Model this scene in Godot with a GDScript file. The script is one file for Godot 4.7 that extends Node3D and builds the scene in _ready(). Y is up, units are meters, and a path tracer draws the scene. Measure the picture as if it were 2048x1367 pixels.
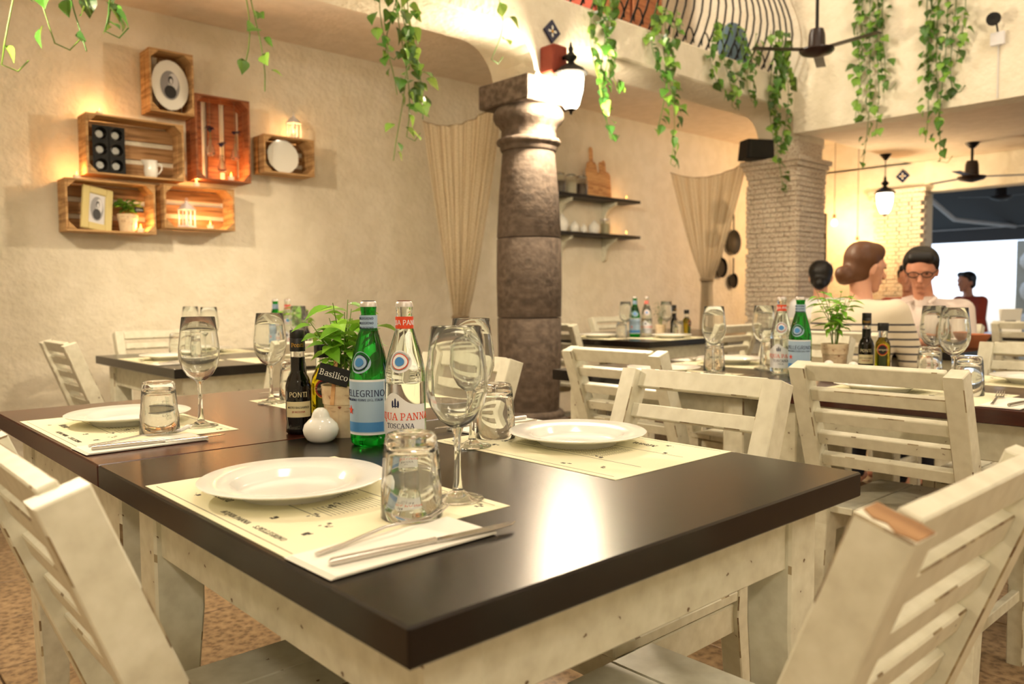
extends Node3D
# Restaurant interior: set dining tables under a planted mezzanine, crates on a plaster wall, diners behind.
# World: x runs along the plaster wall, -z points to that wall, y up. The camera stands at x 0, z 0.
var M := {}
var used := {}
var rng := RandomNumberGenerator.new()
const TABLE_Y := 0.76
var chipping := false

func numbered(called: String) -> String:
	if not used.has(called):
		used[called] = 0
		return called
	used[called] += 1
	return "%s_%03d" % [called, used[called]]
func tag(o: Node, label := "", category := "", group := "", kind := "") -> Node:
	if label: o.set_meta("label", label)
	if category: o.set_meta("category", category)
	if group: o.set_meta("group", group)
	if kind: o.set_meta("kind", kind)
	return o
func thing(called: String, label: String, category: String, at := Vector3.ZERO, turn := 0.0, group := "") -> Node3D:
	var o := Node3D.new()
	o.name = numbered(called)
	add_child(o)
	o.position = at
	o.rotation.y = turn
	tag(o, label, category, group)
	return o
func copy(o: Node3D, at: Vector3, turn: float, label := "", group := "") -> Node3D:
	var c: Node3D = o.duplicate()
	var base: String = o.name
	if base.length() > 4 and base[-4] == "_" and base.right(3).is_valid_int(): base = base.left(-4)
	c.name = numbered(base)
	add_child(c)
	c.position = at
	c.rotation.y = turn
	if label: c.set_meta("label", label)
	if group: c.set_meta("group", group)
	return c
func mesh_node(called: String, me: Mesh, m: Material, parent: Node = self, at := Vector3.ZERO) -> MeshInstance3D:
	var o := MeshInstance3D.new()
	o.mesh = me
	o.material_override = m
	o.name = numbered(called) if parent == self else called
	parent.add_child(o, true)
	o.position = at
	return o
func obj(called: String, st: SurfaceTool, m: Material, parent: Node = self, at := Vector3.ZERO) -> MeshInstance3D:
	return mesh_node(called, st.commit(), m, parent, at)
func struct(called: String, st: SurfaceTool, m: Material) -> MeshInstance3D:
	var o := obj(called, st, m)
	o.set_meta("kind", "structure")
	return o

# ---------------------------------------------------------------- shapes
func S() -> SurfaceTool:
	var s := SurfaceTool.new()
	s.begin(Mesh.PRIMITIVE_TRIANGLES)
	return s
func tri(st: SurfaceTool, p: Array, n: Array, uv: Array, c := Color.WHITE) -> void:
	var order := [0, 1, 2]
	if (p[1] - p[0]).cross(p[2] - p[0]).dot(n[0] + n[1] + n[2]) > 0.0: order = [0, 2, 1]
	for k in order:
		st.set_color(c)
		st.set_normal(n[k])
		st.set_uv(uv[k])
		st.add_vertex(p[k])
const U4 := [Vector2(0, 1), Vector2(1, 1), Vector2(1, 0), Vector2(0, 0)]
func quad(st: SurfaceTool, a: Vector3, b: Vector3, c: Vector3, d: Vector3, n: Vector3, col := Color.WHITE, uv := U4) -> void:
	tri(st, [a, b, c], [n, n, n], [uv[0], uv[1], uv[2]], col)
	tri(st, [a, c, d], [n, n, n], [uv[0], uv[2], uv[3]], col)
func squad(st: SurfaceTool, p: Array, n: Array, uv := U4, col := Color.WHITE) -> void:
	tri(st, [p[0], p[1], p[2]], [n[0], n[1], n[2]], [uv[0], uv[1], uv[2]], col)
	tri(st, [p[0], p[2], p[3]], [n[0], n[2], n[3]], [uv[0], uv[2], uv[3]], col)
func worn(wear: float) -> Color:
	if wear <= 0.0: return Color(1, 1, 1)
	chipping = rng.randf() < (0.72 if chipping else wear * 0.25)
	if not chipping: return Color(1, 1, 1)
	return Color(0.22, 0.14, 0.08).lerp(Color(0.7, 0.62, 0.48), rng.randf() * 0.8)
# chamfered box: xf places it, wear = share of chipped edge pieces
func box(st: SurfaceTool, at: Vector3, size: Vector3, ch := 0.0, wear := 0.0, b := Basis.IDENTITY) -> void:
	var h := size * 0.5
	var i := h - Vector3.ONE * ch
	for ax in 3:
		var u := (ax + 1) % 3
		var v := (ax + 2) % 3
		for s in [-1.0, 1.0]:
			var n := Vector3.ZERO
			n[ax] = s
			var q := []
			for k in [[-1, -1], [1, -1], [1, 1], [-1, 1]]:
				var p := Vector3.ZERO
				p[ax] = h[ax] * s
				p[u] = i[u] * k[0]
				p[v] = i[v] * k[1]
				q.append(at + b * p)
			quad(st, q[0], q[1], q[2], q[3], b * n)
		if ch > 0.0:
			var parts := maxi(1, mini(30, int(size[ax] / 0.013))) if wear > 0.0 else 1
			for su in [-1.0, 1.0]:
				for sv in [-1.0, 1.0]:
					var n2 := Vector3.ZERO
					n2[u] = su
					n2[v] = sv
					n2 = (b * n2).normalized()
					for k in parts:
						var a0 := lerpf(-i[ax], i[ax], float(k) / parts)
						var a1 := lerpf(-i[ax], i[ax], float(k + 1) / parts)
						var p0 := Vector3.ZERO
						p0[u] = h[u] * su
						p0[v] = i[v] * sv
						var p1 := Vector3.ZERO
						p1[u] = i[u] * su
						p1[v] = h[v] * sv
						var w := [p0, p0, p1, p1]
						var al := [a0, a1, a1, a0]
						for t in 4:
							var pp: Vector3 = w[t]
							pp[ax] = al[t]
							w[t] = at + b * pp
						quad(st, w[0], w[1], w[2], w[3], n2, worn(wear))
	if ch > 0.0:
		for sx in [-1.0, 1.0]:
			for sy in [-1.0, 1.0]:
				for sz in [-1.0, 1.0]:
					var s3 := Vector3(sx, sy, sz)
					var n3: Vector3 = (b * s3).normalized()
					tri(st, [at + b * (Vector3(h.x, i.y, i.z) * s3), at + b * (Vector3(i.x, h.y, i.z) * s3), at + b * (Vector3(i.x, i.y, h.z) * s3)], [n3, n3, n3], [Vector2.ZERO, Vector2.ZERO, Vector2.ZERO], worn(wear))
func beam(st: SurfaceTool, a: Vector3, b: Vector3, w: float, h: float, ch := 0.0, wear := 0.0, up := Vector3.UP) -> void:
	var d := (b - a).normalized()
	var side := up.cross(d).normalized()
	box(st, (a + b) * 0.5, Vector3(w, h, a.distance_to(b)), ch, wear, Basis(side, d.cross(side), d))
func boxed(at: Vector3, size: Vector3, ch := 0.0, wear := 0.0) -> SurfaceTool:
	var st := S()
	box(st, at, size, ch, wear)
	return st
# outline in the xy plane drawn out along z, with chamfered rims
func prism(st: SurfaceTool, poly: PackedVector2Array, z0: float, z1: float, ch := 0.0, wear := 0.0, xf := Transform3D.IDENTITY) -> void:
	var pg := poly.duplicate()
	if Geometry2D.is_polygon_clockwise(pg): pg.reverse()
	var n := pg.size()
	var ins := PackedVector2Array()
	var nr := []
	for k in n:
		var e0 := (pg[k] - pg[(k + n - 1) % n]).normalized()
		var e1 := (pg[(k + 1) % n] - pg[k]).normalized()
		var n0 := Vector2(e0.y, -e0.x)
		var n1 := Vector2(e1.y, -e1.x)
		var m := (n0 + n1).normalized()
		ins.append(pg[k] - m * (ch / maxf(0.4, m.dot(n1))))
		nr.append(n1)
	for k in n:
		var j := (k + 1) % n
		var nn: Vector3 = xf.basis * Vector3(nr[k].x, nr[k].y, 0)
		quad(st, xf * Vector3(pg[k].x, pg[k].y, z0 + ch), xf * Vector3(pg[j].x, pg[j].y, z0 + ch), xf * Vector3(pg[j].x, pg[j].y, z1 - ch), xf * Vector3(pg[k].x, pg[k].y, z1 - ch), nn)
		if ch > 0.0:
			var parts := maxi(1, mini(28, int(pg[k].distance_to(pg[j]) / 0.013))) if wear > 0.0 else 1
			for s in [[z0, z0 + ch, -1.0], [z1, z1 - ch, 1.0]]:
				var cn: Vector3 = (xf.basis * Vector3(nr[k].x, nr[k].y, s[2])).normalized()
				for t in parts:
					var f0 := float(t) / parts
					var f1 := float(t + 1) / parts
					var a: Vector2 = ins[k].lerp(ins[j], f0)
					var b: Vector2 = ins[k].lerp(ins[j], f1)
					var c: Vector2 = pg[k].lerp(pg[j], f1)
					var d: Vector2 = pg[k].lerp(pg[j], f0)
					quad(st, xf * Vector3(a.x, a.y, s[0]), xf * Vector3(b.x, b.y, s[0]), xf * Vector3(c.x, c.y, s[1]), xf * Vector3(d.x, d.y, s[1]), cn, worn(wear))
	var ix := Geometry2D.triangulate_polygon(ins)
	for t in range(0, ix.size(), 3):
		for s in [[z0, -1.0], [z1, 1.0]]:
			var cn: Vector3 = xf.basis * Vector3(0, 0, s[1])
			var p := []
			for k in 3: p.append(xf * Vector3(ins[ix[t + k]].x, ins[ix[t + k]].y, s[0]))
			tri(st, p, [cn, cn, cn], [Vector2.ZERO, Vector2.ZERO, Vector2.ZERO])
# turned shape: profile of (radius, height), outer side upwards, inner side downwards; wave(angle, height) scales the radius
func lathe(st: SurfaceTool, prof: Array, seg := 24, at := Vector3.ZERO, wave = null, a0 := 0.0, a1 := TAU, crease := 0.6) -> void:
	var n := prof.size()
	var en := []
	for k in n - 1:
		var d: Vector2 = (prof[k + 1] - prof[k])
		en.append(Vector2(d.y, -d.x).normalized())
	var total := 0.0
	var acc := [0.0]
	for k in n - 1:
		total += prof[k].distance_to(prof[k + 1])
		acc.append(total)
	for k in n - 1:
		if prof[k].distance_to(prof[k + 1]) < 1e-6: continue
		var na: Vector2 = en[k]
		var nb: Vector2 = en[k]
		if k > 0 and en[k - 1].dot(en[k]) > crease: na = (en[k - 1] + en[k]).normalized()
		if k < n - 2 and en[k + 1].dot(en[k]) > crease: nb = (en[k + 1] + en[k]).normalized()
		for s in seg:
			var t0 := lerpf(a0, a1, float(s) / seg)
			var t1 := lerpf(a0, a1, float(s + 1) / seg)
			var p := []
			var nn := []
			for q in [[t0, k, na], [t1, k, na], [t1, k + 1, nb], [t0, k + 1, nb]]:
				var pr: Vector2 = prof[q[1]]
				var r := pr.x
				if wave != null: r *= wave.call(q[0], pr.y)
				p.append(at + Vector3(cos(q[0]) * r, pr.y, sin(q[0]) * r))
				nn.append(Vector3(cos(q[0]) * q[2].x, q[2].y, sin(q[0]) * q[2].x))
			var v0: float = acc[k] / maxf(total, 1e-6)
			var v1: float = acc[k + 1] / maxf(total, 1e-6)
			squad(st, p, nn, [Vector2(float(s) / seg, 1 - v0), Vector2(float(s + 1) / seg, 1 - v0), Vector2(float(s + 1) / seg, 1 - v1), Vector2(float(s) / seg, 1 - v1)])
func turned(prof: Array, seg := 24, at := Vector3.ZERO) -> SurfaceTool:
	var st := S()
	lathe(st, prof, seg, at)
	return st
func V(a: float, b: float) -> Vector2: return Vector2(a, b)
func tube(st: SurfaceTool, pts: Array, radii, seg := 6, flat := 1.0) -> void:
	var rings := []
	var side := Vector3.ZERO
	for k in pts.size():
		var d: Vector3 = ((pts[mini(k + 1, pts.size() - 1)] - pts[maxi(k - 1, 0)]) as Vector3).normalized()
		if side == Vector3.ZERO: side = d.cross(Vector3.UP if absf(d.y) < 0.9 else Vector3.RIGHT).normalized()
		side = (side - d * side.dot(d)).normalized()
		var up := d.cross(side)
		var r: float = radii[k] if radii is Array else radii
		var ring := []
		for s in seg:
			var a := TAU * s / seg
			var o := side * cos(a) + up * sin(a) * flat
			ring.append([pts[k] + o * r, o.normalized()])
		rings.append(ring)
	for k in pts.size() - 1:
		for s in seg:
			var j := (s + 1) % seg
			squad(st, [rings[k][s][0], rings[k][j][0], rings[k + 1][j][0], rings[k + 1][s][0]], [rings[k][s][1], rings[k][j][1], rings[k + 1][j][1], rings[k + 1][s][1]])
	for e in [0, pts.size() - 1]:
		var d2: Vector3 = (pts[0] - pts[1] if e == 0 else pts[e] - pts[e - 1]).normalized()
		for s in range(1, seg - 1): tri(st, [rings[e][0][0], rings[e][s][0], rings[e][s + 1][0]], [d2, d2, d2], [Vector2.ZERO, Vector2.ZERO, Vector2.ZERO])
func tubed(pts: Array, radii, seg := 6, flat := 1.0) -> SurfaceTool:
	var st := S()
	tube(st, pts, radii, seg, flat)
	return st
func blob(st: SurfaceTool, at: Vector3, r: Vector3, rings := 8, seg := 12, b := Basis.IDENTITY) -> void:
	for i in rings:
		for s in seg:
			var p := []
			var n := []
			for q in [[i, s], [i, s + 1], [i + 1, s + 1], [i + 1, s]]:
				var th: float = PI * q[0] / rings
				var ph: float = TAU * q[1] / seg
				var d := Vector3(sin(th) * cos(ph), cos(th), sin(th) * sin(ph))
				p.append(at + b * (d * r))
				n.append((b * (d / r)).normalized())
			squad(st, p, n)
# lettering bent round an upright cylinder (radius > 0) or left flat (radius 0); faces +z at angle 0
func letters(text: String, size: float, radius := 0.0, font := "Droid Sans", italic := false) -> Mesh:
	var f := SystemFont.new()
	f.font_names = PackedStringArray([font])
	f.font_italic = italic
	var tm := TextMesh.new()
	tm.text = text
	tm.font = f
	tm.font_size = 32
	tm.pixel_size = size / 32.0
	tm.depth = 0.0006
	tm.curve_step = 3.0
	var arr := tm.get_mesh_arrays()
	if arr.is_empty() or arr[Mesh.ARRAY_VERTEX] == null or arr[Mesh.ARRAY_VERTEX].size() == 0: return tm
	var v: PackedVector3Array = arr[Mesh.ARRAY_VERTEX]
	var nn: PackedVector3Array = arr[Mesh.ARRAY_NORMAL]
	if radius > 0.0:
		for k in v.size():
			var a := v[k].x / radius
			var r := radius + v[k].z
			v[k] = Vector3(sin(a) * r, v[k].y, cos(a) * r)
			nn[k] = nn[k].rotated(Vector3.UP, a)
	arr[Mesh.ARRAY_VERTEX] = v
	arr[Mesh.ARRAY_NORMAL] = nn
	for extra in [Mesh.ARRAY_TANGENT, Mesh.ARRAY_TEX_UV2]: arr[extra] = null
	var am := ArrayMesh.new()
	am.add_surface_from_arrays(Mesh.PRIMITIVE_TRIANGLES, arr)
	return am
# sheet of a label round a cylinder, centred on +z
func label_sheet(radius: float, y0: float, y1: float, half_angle: float, top = null) -> SurfaceTool:
	var st := S()
	for s in 20:
		var p := []
		var n := []
		for q in [[s, 0], [s + 1, 0], [s + 1, 1], [s, 1]]:
			var f: float = q[0] / 20.0
			var a := lerpf(-half_angle, half_angle, f)
			var y: float = y0 if q[1] == 0 else (y1 + (top.call(f) if top != null else 0.0))
			p.append(Vector3(sin(a) * radius, y, cos(a) * radius))
			n.append(Vector3(sin(a), 0, cos(a)))
		squad(st, p, n, [Vector2(s / 20.0, 1), Vector2((s + 1) / 20.0, 1), Vector2((s + 1) / 20.0, 0), Vector2(s / 20.0, 0)])
	return st
# smooth union of tapered capsules [a, b, ra, rb], meshed as surface nets
func nets(st: SurfaceTool, caps: Array, cell: float, k: float, uv_y := false) -> void:
	var lo := Vector3.ONE * 1e9
	var hi := -lo
	for c in caps:
		for q in [[c[0], c[2]], [c[1], c[3]]]:
			var sc: Vector3 = c[4] if c.size() > 4 else Vector3.ONE
			lo = lo.min(q[0] - sc * q[1] - Vector3.ONE * cell * 2)
			hi = hi.max(q[0] + sc * q[1] + Vector3.ONE * cell * 2)
	var nx := int((hi.x - lo.x) / cell) + 2
	var ny := int((hi.y - lo.y) / cell) + 2
	var nz := int((hi.z - lo.z) / cell) + 2
	var f := PackedFloat32Array()
	f.resize(nx * ny * nz)
	f.fill(1e3)
	for c in caps:
		# only the cells near this bone
		var sc2: Vector3 = c[4] if c.size() > 4 else Vector3.ONE
		var rim := sc2 * maxf(c[2], c[3]) + Vector3.ONE * (k + cell * 3.0)
		var b0: Vector3 = ((c[0] as Vector3).min(c[1]) - rim - lo) / cell
		var b1: Vector3 = ((c[0] as Vector3).max(c[1]) + rim - lo) / cell
		var ab: Vector3 = c[1] - c[0]
		var l2 := maxf(ab.length_squared(), 1e-9)
		var o: Vector3 = c[0]
		var ra: float = c[2]
		var rb: float = c[3]
		for x in range(maxi(0, int(b0.x)), mini(nx, int(b1.x) + 2)):
			for y in range(maxi(0, int(b0.y)), mini(ny, int(b1.y) + 2)):
				var row := (x * ny + y) * nz
				for z in range(maxi(0, int(b0.z)), mini(nz, int(b1.z) + 2)):
					var p := lo + Vector3(x, y, z) * cell
					var t := clampf((p - o).dot(ab) / l2, 0.0, 1.0)
					var e := ((p - o - ab * t) / sc2).length() - lerpf(ra, rb, t)
					var d := f[row + z]
					var h := clampf(0.5 + 0.5 * (d - e) / k, 0.0, 1.0)
					f[row + z] = lerpf(d, e, h) - k * h * (1.0 - h) if d < 100.0 else e
	var vid := {}
	var vert := func(x, y, z):
		var key: int = (x * ny + y) * nz + z
		if vid.has(key): return vid[key]
		var sum := Vector3.ZERO
		var cnt := 0
		for e in [[0, 0, 0, 1, 0, 0], [0, 1, 0, 1, 1, 0], [0, 0, 1, 1, 0, 1], [0, 1, 1, 1, 1, 1], [0, 0, 0, 0, 1, 0], [1, 0, 0, 1, 1, 0], [0, 0, 1, 0, 1, 1], [1, 0, 1, 1, 1, 1], [0, 0, 0, 0, 0, 1], [1, 0, 0, 1, 0, 1], [0, 1, 0, 0, 1, 1], [1, 1, 0, 1, 1, 1]]:
			var va: float = f[((x + e[0]) * ny + y + e[1]) * nz + z + e[2]]
			var vb: float = f[((x + e[3]) * ny + y + e[4]) * nz + z + e[5]]
			if (va < 0.0) != (vb < 0.0):
				sum += Vector3(e[0], e[1], e[2]).lerp(Vector3(e[3], e[4], e[5]), va / (va - vb))
				cnt += 1
		var p: Vector3 = lo + (Vector3(x, y, z) + sum / maxi(cnt, 1)) * cell
		var g := Vector3.ZERO
		for e in [[0, 0], [0, 1], [1, 0], [1, 1]]:
			g.x += f[((x + 1) * ny + y + e[0]) * nz + z + e[1]] - f[(x * ny + y + e[0]) * nz + z + e[1]]
			g.y += f[((x + e[0]) * ny + y + 1) * nz + z + e[1]] - f[((x + e[0]) * ny + y) * nz + z + e[1]]
			g.z += f[((x + e[0]) * ny + y + e[1]) * nz + z + 1] - f[((x + e[0]) * ny + y + e[1]) * nz + z]
		vid[key] = [p, g.normalized()]
		return vid[key]
	for x in range(1, nx - 1):
		for y in range(1, ny - 1):
			for z in range(1, nz - 1):
				var s0: bool = f[(x * ny + y) * nz + z] < 0.0
				for ax in 3:
					var s1: bool = f[((x + int(ax == 0)) * ny + y + int(ax == 1)) * nz + z + int(ax == 2)] < 0.0
					if s0 == s1: continue
					var o := [[0, 0, 0], [0, -1, 0], [0, -1, -1], [0, 0, -1]]
					if ax == 1: o = [[0, 0, 0], [-1, 0, 0], [-1, 0, -1], [0, 0, -1]]
					if ax == 2: o = [[0, 0, 0], [-1, 0, 0], [-1, -1, 0], [0, -1, 0]]
					var p := []
					var n := []
					var uv := []
					for w in o:
						var vv: Array = vert.call(x + w[0], y + w[1], z + w[2])
						p.append(vv[0])
						n.append(vv[1])
						uv.append(Vector2(0.5, vv[0].y) if uv_y else Vector2.ZERO)
					squad(st, p, n, uv)
func netted(caps: Array, cell: float, k: float, uv_y := false) -> SurfaceTool:
	var st := S()
	nets(st, caps, cell, k, uv_y)
	return st

# ---------------------------------------------------------------- materials
func noise_tex(freq: float, colors: Array, stops: Array, seed_ := 1, octaves := 4, size := 512, kind := FastNoiseLite.TYPE_SIMPLEX_SMOOTH) -> NoiseTexture2D:
	var n := FastNoiseLite.new()
	n.noise_type = kind
	n.seed = seed_
	n.frequency = freq
	n.fractal_octaves = octaves
	var t := NoiseTexture2D.new()
	t.width = size
	t.height = size
	t.seamless = true
	t.noise = n
	var g := Gradient.new()
	g.offsets = PackedFloat32Array(stops)
	g.colors = PackedColorArray(colors)
	t.color_ramp = g
	return t
func mat(key: String, col: Color, rough := 0.6, metal := 0.0) -> StandardMaterial3D:
	if M.has(key): return M[key]
	var m := StandardMaterial3D.new()
	m.resource_name = key
	m.albedo_color = col
	m.roughness = rough
	m.metallic = metal
	M[key] = m
	return m
func tri_map(m: StandardMaterial3D, tex: Texture2D, scale: float, bump := 0.0, bump_tex: Texture2D = null, world := false) -> StandardMaterial3D:
	m.albedo_texture = tex
	m.uv1_triplanar = true
	m.uv1_world_triplanar = world
	m.uv1_scale = Vector3.ONE * scale
	if bump > 0.0:
		m.heightmap_enabled = true
		m.heightmap_texture = bump_tex
		m.heightmap_scale = bump
	return m
# long grain: noise stretched along one side of the picture
func grain_tex(colors: Array, seed_: int, stretch := 14.0) -> ImageTexture:
	var n := FastNoiseLite.new()
	n.seed = seed_
	n.frequency = 0.02
	n.fractal_octaves = 4
	var g := Gradient.new()
	g.offsets = PackedFloat32Array([0.0, 0.5, 1.0])
	g.colors = PackedColorArray(colors)
	var im := Image.create(256, 256, false, Image.FORMAT_RGB8)
	for y in 256:
		for x in 256:
			# wraps round: blend of two shifted samples
			var fx := x / 255.0
			var fy := y / 255.0
			var a := n.get_noise_2d(x / stretch * 3.0, y * 3.0)
			var b := n.get_noise_2d((x - 256) / stretch * 3.0, y * 3.0)
			var c := n.get_noise_2d(x / stretch * 3.0, (y - 256) * 3.0)
			var v := lerpf(lerpf(a, b, fx * fx), c, fy * fy * fy)
			im.set_pixel(x, y, g.sample(clampf(0.5 + v * 0.9, 0, 1)))
	return ImageTexture.create_from_image(im)
func glassy(key: String, col: Color, ior_scale: float, alpha := 0.02) -> StandardMaterial3D:
	var m := mat(key, Color(col.r, col.g, col.b, alpha), 0.02)
	m.transparency = BaseMaterial3D.TRANSPARENCY_ALPHA
	m.refraction_enabled = true
	m.refraction_scale = ior_scale
	return m
func glow(key: String, col: Color, power: float) -> StandardMaterial3D:
	var m := mat(key, col, 0.5)
	m.emission_enabled = true
	m.emission = col
	m.emission_energy_multiplier = power
	return m
func make_materials() -> void:
	var bump := noise_tex(0.04, [Color.BLACK, Color.WHITE], [0.2, 0.8], 3, 5)
	var plaster_c := noise_tex(0.012, [Color(0.905, 0.885, 0.835), Color(0.93, 0.912, 0.868)], [0.3, 0.7], 5, 5)
	tri_map(mat("plaster", Color(1.0, 0.985, 0.95), 0.85), plaster_c, 0.9, 0.3, bump, true)
	tri_map(mat("ceiling_plaster", Color(0.99, 0.95, 0.92), 0.9), plaster_c, 1.1, 0.14, bump, true)
	var paint := noise_tex(0.012, [Color(0.42, 0.34, 0.25), Color(0.84, 0.825, 0.77), Color(0.885, 0.875, 0.82), Color(0.92, 0.91, 0.865)], [0.05, 0.075, 0.5, 0.9], 11, 5)
	var pm := tri_map(mat("chair_paint", Color(0.97, 0.97, 0.94), 0.42), paint, 3.4)
	pm.vertex_color_use_as_albedo = true
	var espresso := tri_map(mat("dark_top", Color(0.9, 0.87, 0.87), 0.24), grain_tex([Color(0.05, 0.037, 0.033), Color(0.075, 0.053, 0.046), Color(0.105, 0.075, 0.062)], 21), 1.6, 0.004, bump)
	espresso.vertex_color_use_as_albedo = true
	var red := tri_map(mat("red_top", Color(0.95, 0.9, 0.9), 0.22), grain_tex([Color(0.20, 0.085, 0.065), Color(0.26, 0.12, 0.085), Color(0.31, 0.15, 0.10)], 22), 1.6, 0.004, bump)
	red.vertex_color_use_as_albedo = true
	tri_map(mat("crate_wood", Color(0.98, 0.92, 0.85), 0.75), grain_tex([Color(0.55, 0.44, 0.30), Color(0.76, 0.64, 0.47), Color(0.86, 0.76, 0.60)], 31), 2.5, 0.03, bump)
	tri_map(mat("crate_slat", Color(0.95, 0.88, 0.8), 0.8), grain_tex([Color(0.50, 0.39, 0.28), Color(0.68, 0.56, 0.42), Color(0.80, 0.69, 0.55)], 33), 2.2, 0.03, bump)
	tri_map(mat("crate_red", Color(0.95, 0.85, 0.78), 0.7), grain_tex([Color(0.46, 0.29, 0.18), Color(0.62, 0.42, 0.28), Color(0.72, 0.52, 0.36)], 32), 2.2, 0.03, bump)
	tri_map(mat("board_wood", Color(1, 0.95, 0.9), 0.6), grain_tex([Color(0.68, 0.50, 0.32), Color(0.83, 0.66, 0.46), Color(0.90, 0.76, 0.56)], 34), 2.0)
	tri_map(mat("shelf_wood", Color(0.6, 0.55, 0.5), 0.5), grain_tex([Color(0.06, 0.04, 0.03), Color(0.12, 0.08, 0.06), Color(0.17, 0.11, 0.08)], 35), 2.0)
	tri_map(mat("stone", Color(0.92, 0.88, 0.85), 0.85), noise_tex(0.02, [Color(0.33, 0.30, 0.275), Color(0.42, 0.385, 0.355), Color(0.50, 0.46, 0.425)], [0.2, 0.5, 0.85], 41, 5), 1.6, 0.2, bump)
	tri_map(mat("brick", Color(1, 1, 1), 0.9), noise_tex(0.03, [Color(0.60, 0.45, 0.36), Color(0.82, 0.76, 0.68), Color(0.90, 0.87, 0.80)], [0.16, 0.34, 0.8], 51, 4), 3.0, 0.2, bump, true)
	tri_map(mat("mortar", Color(0.74, 0.70, 0.63), 0.95), plaster_c, 3.0)
	var tile := noise_tex(0.03, [Color(0.48, 0.40, 0.31), Color(0.60, 0.51, 0.40), Color(0.68, 0.59, 0.47)], [0.25, 0.42, 0.75], 61, 3, 512, FastNoiseLite.TYPE_CELLULAR)
	tri_map(mat("floor_tile", Color(0.95, 0.93, 0.90), 0.45), tile, 2.4, 0.0, null, true)
	mat("grout", Color(0.36, 0.28, 0.20), 0.9)
	mat("porcelain", Color(0.93, 0.93, 0.91), 0.12)
	mat("paper", Color(0.93, 0.91, 0.78), 0.8)
	mat("napkin", Color(0.95, 0.94, 0.90), 0.9)
	mat("ink", Color(0.16, 0.15, 0.13), 0.8)
	mat("pale_ink", Color(0.50, 0.48, 0.40), 0.8)
	mat("steel", Color(0.80, 0.79, 0.77), 0.16, 1.0)
	glassy("glass", Color(0.985, 0.995, 0.985), 0.05)
	glassy("water_bottle", Color(0.93, 0.97, 0.96), 0.036)
	glassy("green_glass", Color(0.06, 0.62, 0.16), 0.04)
	glassy("oil_glass", Color(0.72, 0.66, 0.10), 0.045)
	mat("balsamic", Color(0.02, 0.014, 0.014), 0.06)
	mat("black", Color(0.025, 0.025, 0.028), 0.45)
	mat("matte_black", Color(0.03, 0.03, 0.032), 0.7)
	mat("iron", Color(0.035, 0.032, 0.035), 0.5, 0.4)
	mat("fan_brown", Color(0.13, 0.07, 0.055), 0.35)
	mat("label_blue", Color(0.62, 0.73, 0.84), 0.5)
	mat("label_white", Color(0.90, 0.91, 0.93), 0.5)
	mat("label_navy", Color(0.07, 0.11, 0.30), 0.5)
	mat("label_orange", Color(0.86, 0.27, 0.12), 0.5)
	mat("label_sky", Color(0.25, 0.52, 0.78), 0.5)
	mat("label_cream", Color(0.86, 0.82, 0.66), 0.6)
	mat("label_black", Color(0.03, 0.03, 0.03), 0.4)
	mat("gold", Color(0.85, 0.66, 0.25), 0.35, 0.7)
	mat("red_label", Color(0.62, 0.08, 0.05), 0.5)
	mat("chalk", Color(0.93, 0.93, 0.90), 0.9)
	mat("cap_metal", Color(0.80, 0.78, 0.76), 0.4, 0.5)
	mat("cap_red", Color(0.55, 0.12, 0.10), 0.4)
	tri_map(mat("birch", Color(1, 1, 1), 0.85), noise_tex(0.02, [Color(0.50, 0.26, 0.16), Color(0.84, 0.74, 0.60), Color(0.92, 0.85, 0.72)], [0.13, 0.17, 0.8], 71, 3), 3.5)
	mat("soil", Color(0.10, 0.065, 0.04), 0.95)
	for g in [["leaf_basil", Color(0.45, 0.70, 0.17)], ["leaf_bright", Color(0.58, 0.80, 0.25)], ["leaf_vine", Color(0.24, 0.44, 0.14)], ["leaf_vine_light", Color(0.46, 0.64, 0.24)], ["leaf_dark", Color(0.14, 0.30, 0.11)], ["stem", Color(0.38, 0.50, 0.18)], ["leaf_olive", Color(0.20, 0.26, 0.12)]]:
		var lm := mat(g[0], g[1], 0.4)
		lm.backlight_enabled = true
		lm.backlight = Color(0.4, 0.45, 0.2)
	var cl := tri_map(mat("linen", Color(0.97, 0.94, 0.88, 0.8), 0.9), noise_tex(0.05, [Color(0.82, 0.78, 0.70), Color(0.95, 0.93, 0.87)], [0.3, 0.7], 81, 2), 4.0)
	cl.transparency = BaseMaterial3D.TRANSPARENCY_ALPHA
	cl.backlight_enabled = true
	cl.backlight = Color(0.5, 0.47, 0.4)
	mat("cord", Color(0.58, 0.51, 0.41), 0.9)
	glow("candle_flame", Color(1.0, 0.62, 0.25), 14.0)
	glow("lamp_glass", Color(1.0, 0.95, 0.84), 9.0)
	glow("bulb_glow", Color(1.0, 0.80, 0.50), 8.0)
	mat("wax", Color(0.95, 0.92, 0.84), 0.5)
	mat("white_metal", Color(0.88, 0.88, 0.90), 0.4)
	mat("tin_dark", Color(0.10, 0.10, 0.10), 0.35, 0.6)
	mat("tin_inside", Color(0.55, 0.55, 0.54), 0.25, 0.9)
	mat("skin", Color(0.80, 0.56, 0.45), 0.55)
	mat("skin_light", Color(0.86, 0.64, 0.53), 0.55)
	mat("hair_brown", Color(0.36, 0.22, 0.12), 0.5)
	mat("hair_dark", Color(0.05, 0.035, 0.03), 0.5)
	mat("shirt", Color(0.88, 0.83, 0.80), 0.85)
	mat("rust_shirt", Color(0.60, 0.22, 0.12), 0.85)
	mat("awning", Color(0.33, 0.34, 0.36), 0.85)
	mat("violet", Color(0.12, 0.06, 0.25), 0.7)
	mat("terracotta", Color(0.52, 0.20, 0.12), 0.7)
	mat("photo_grey", Color(0.55, 0.55, 0.57), 0.5)
	mat("photo_dark", Color(0.10, 0.10, 0.12), 0.5)
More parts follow.
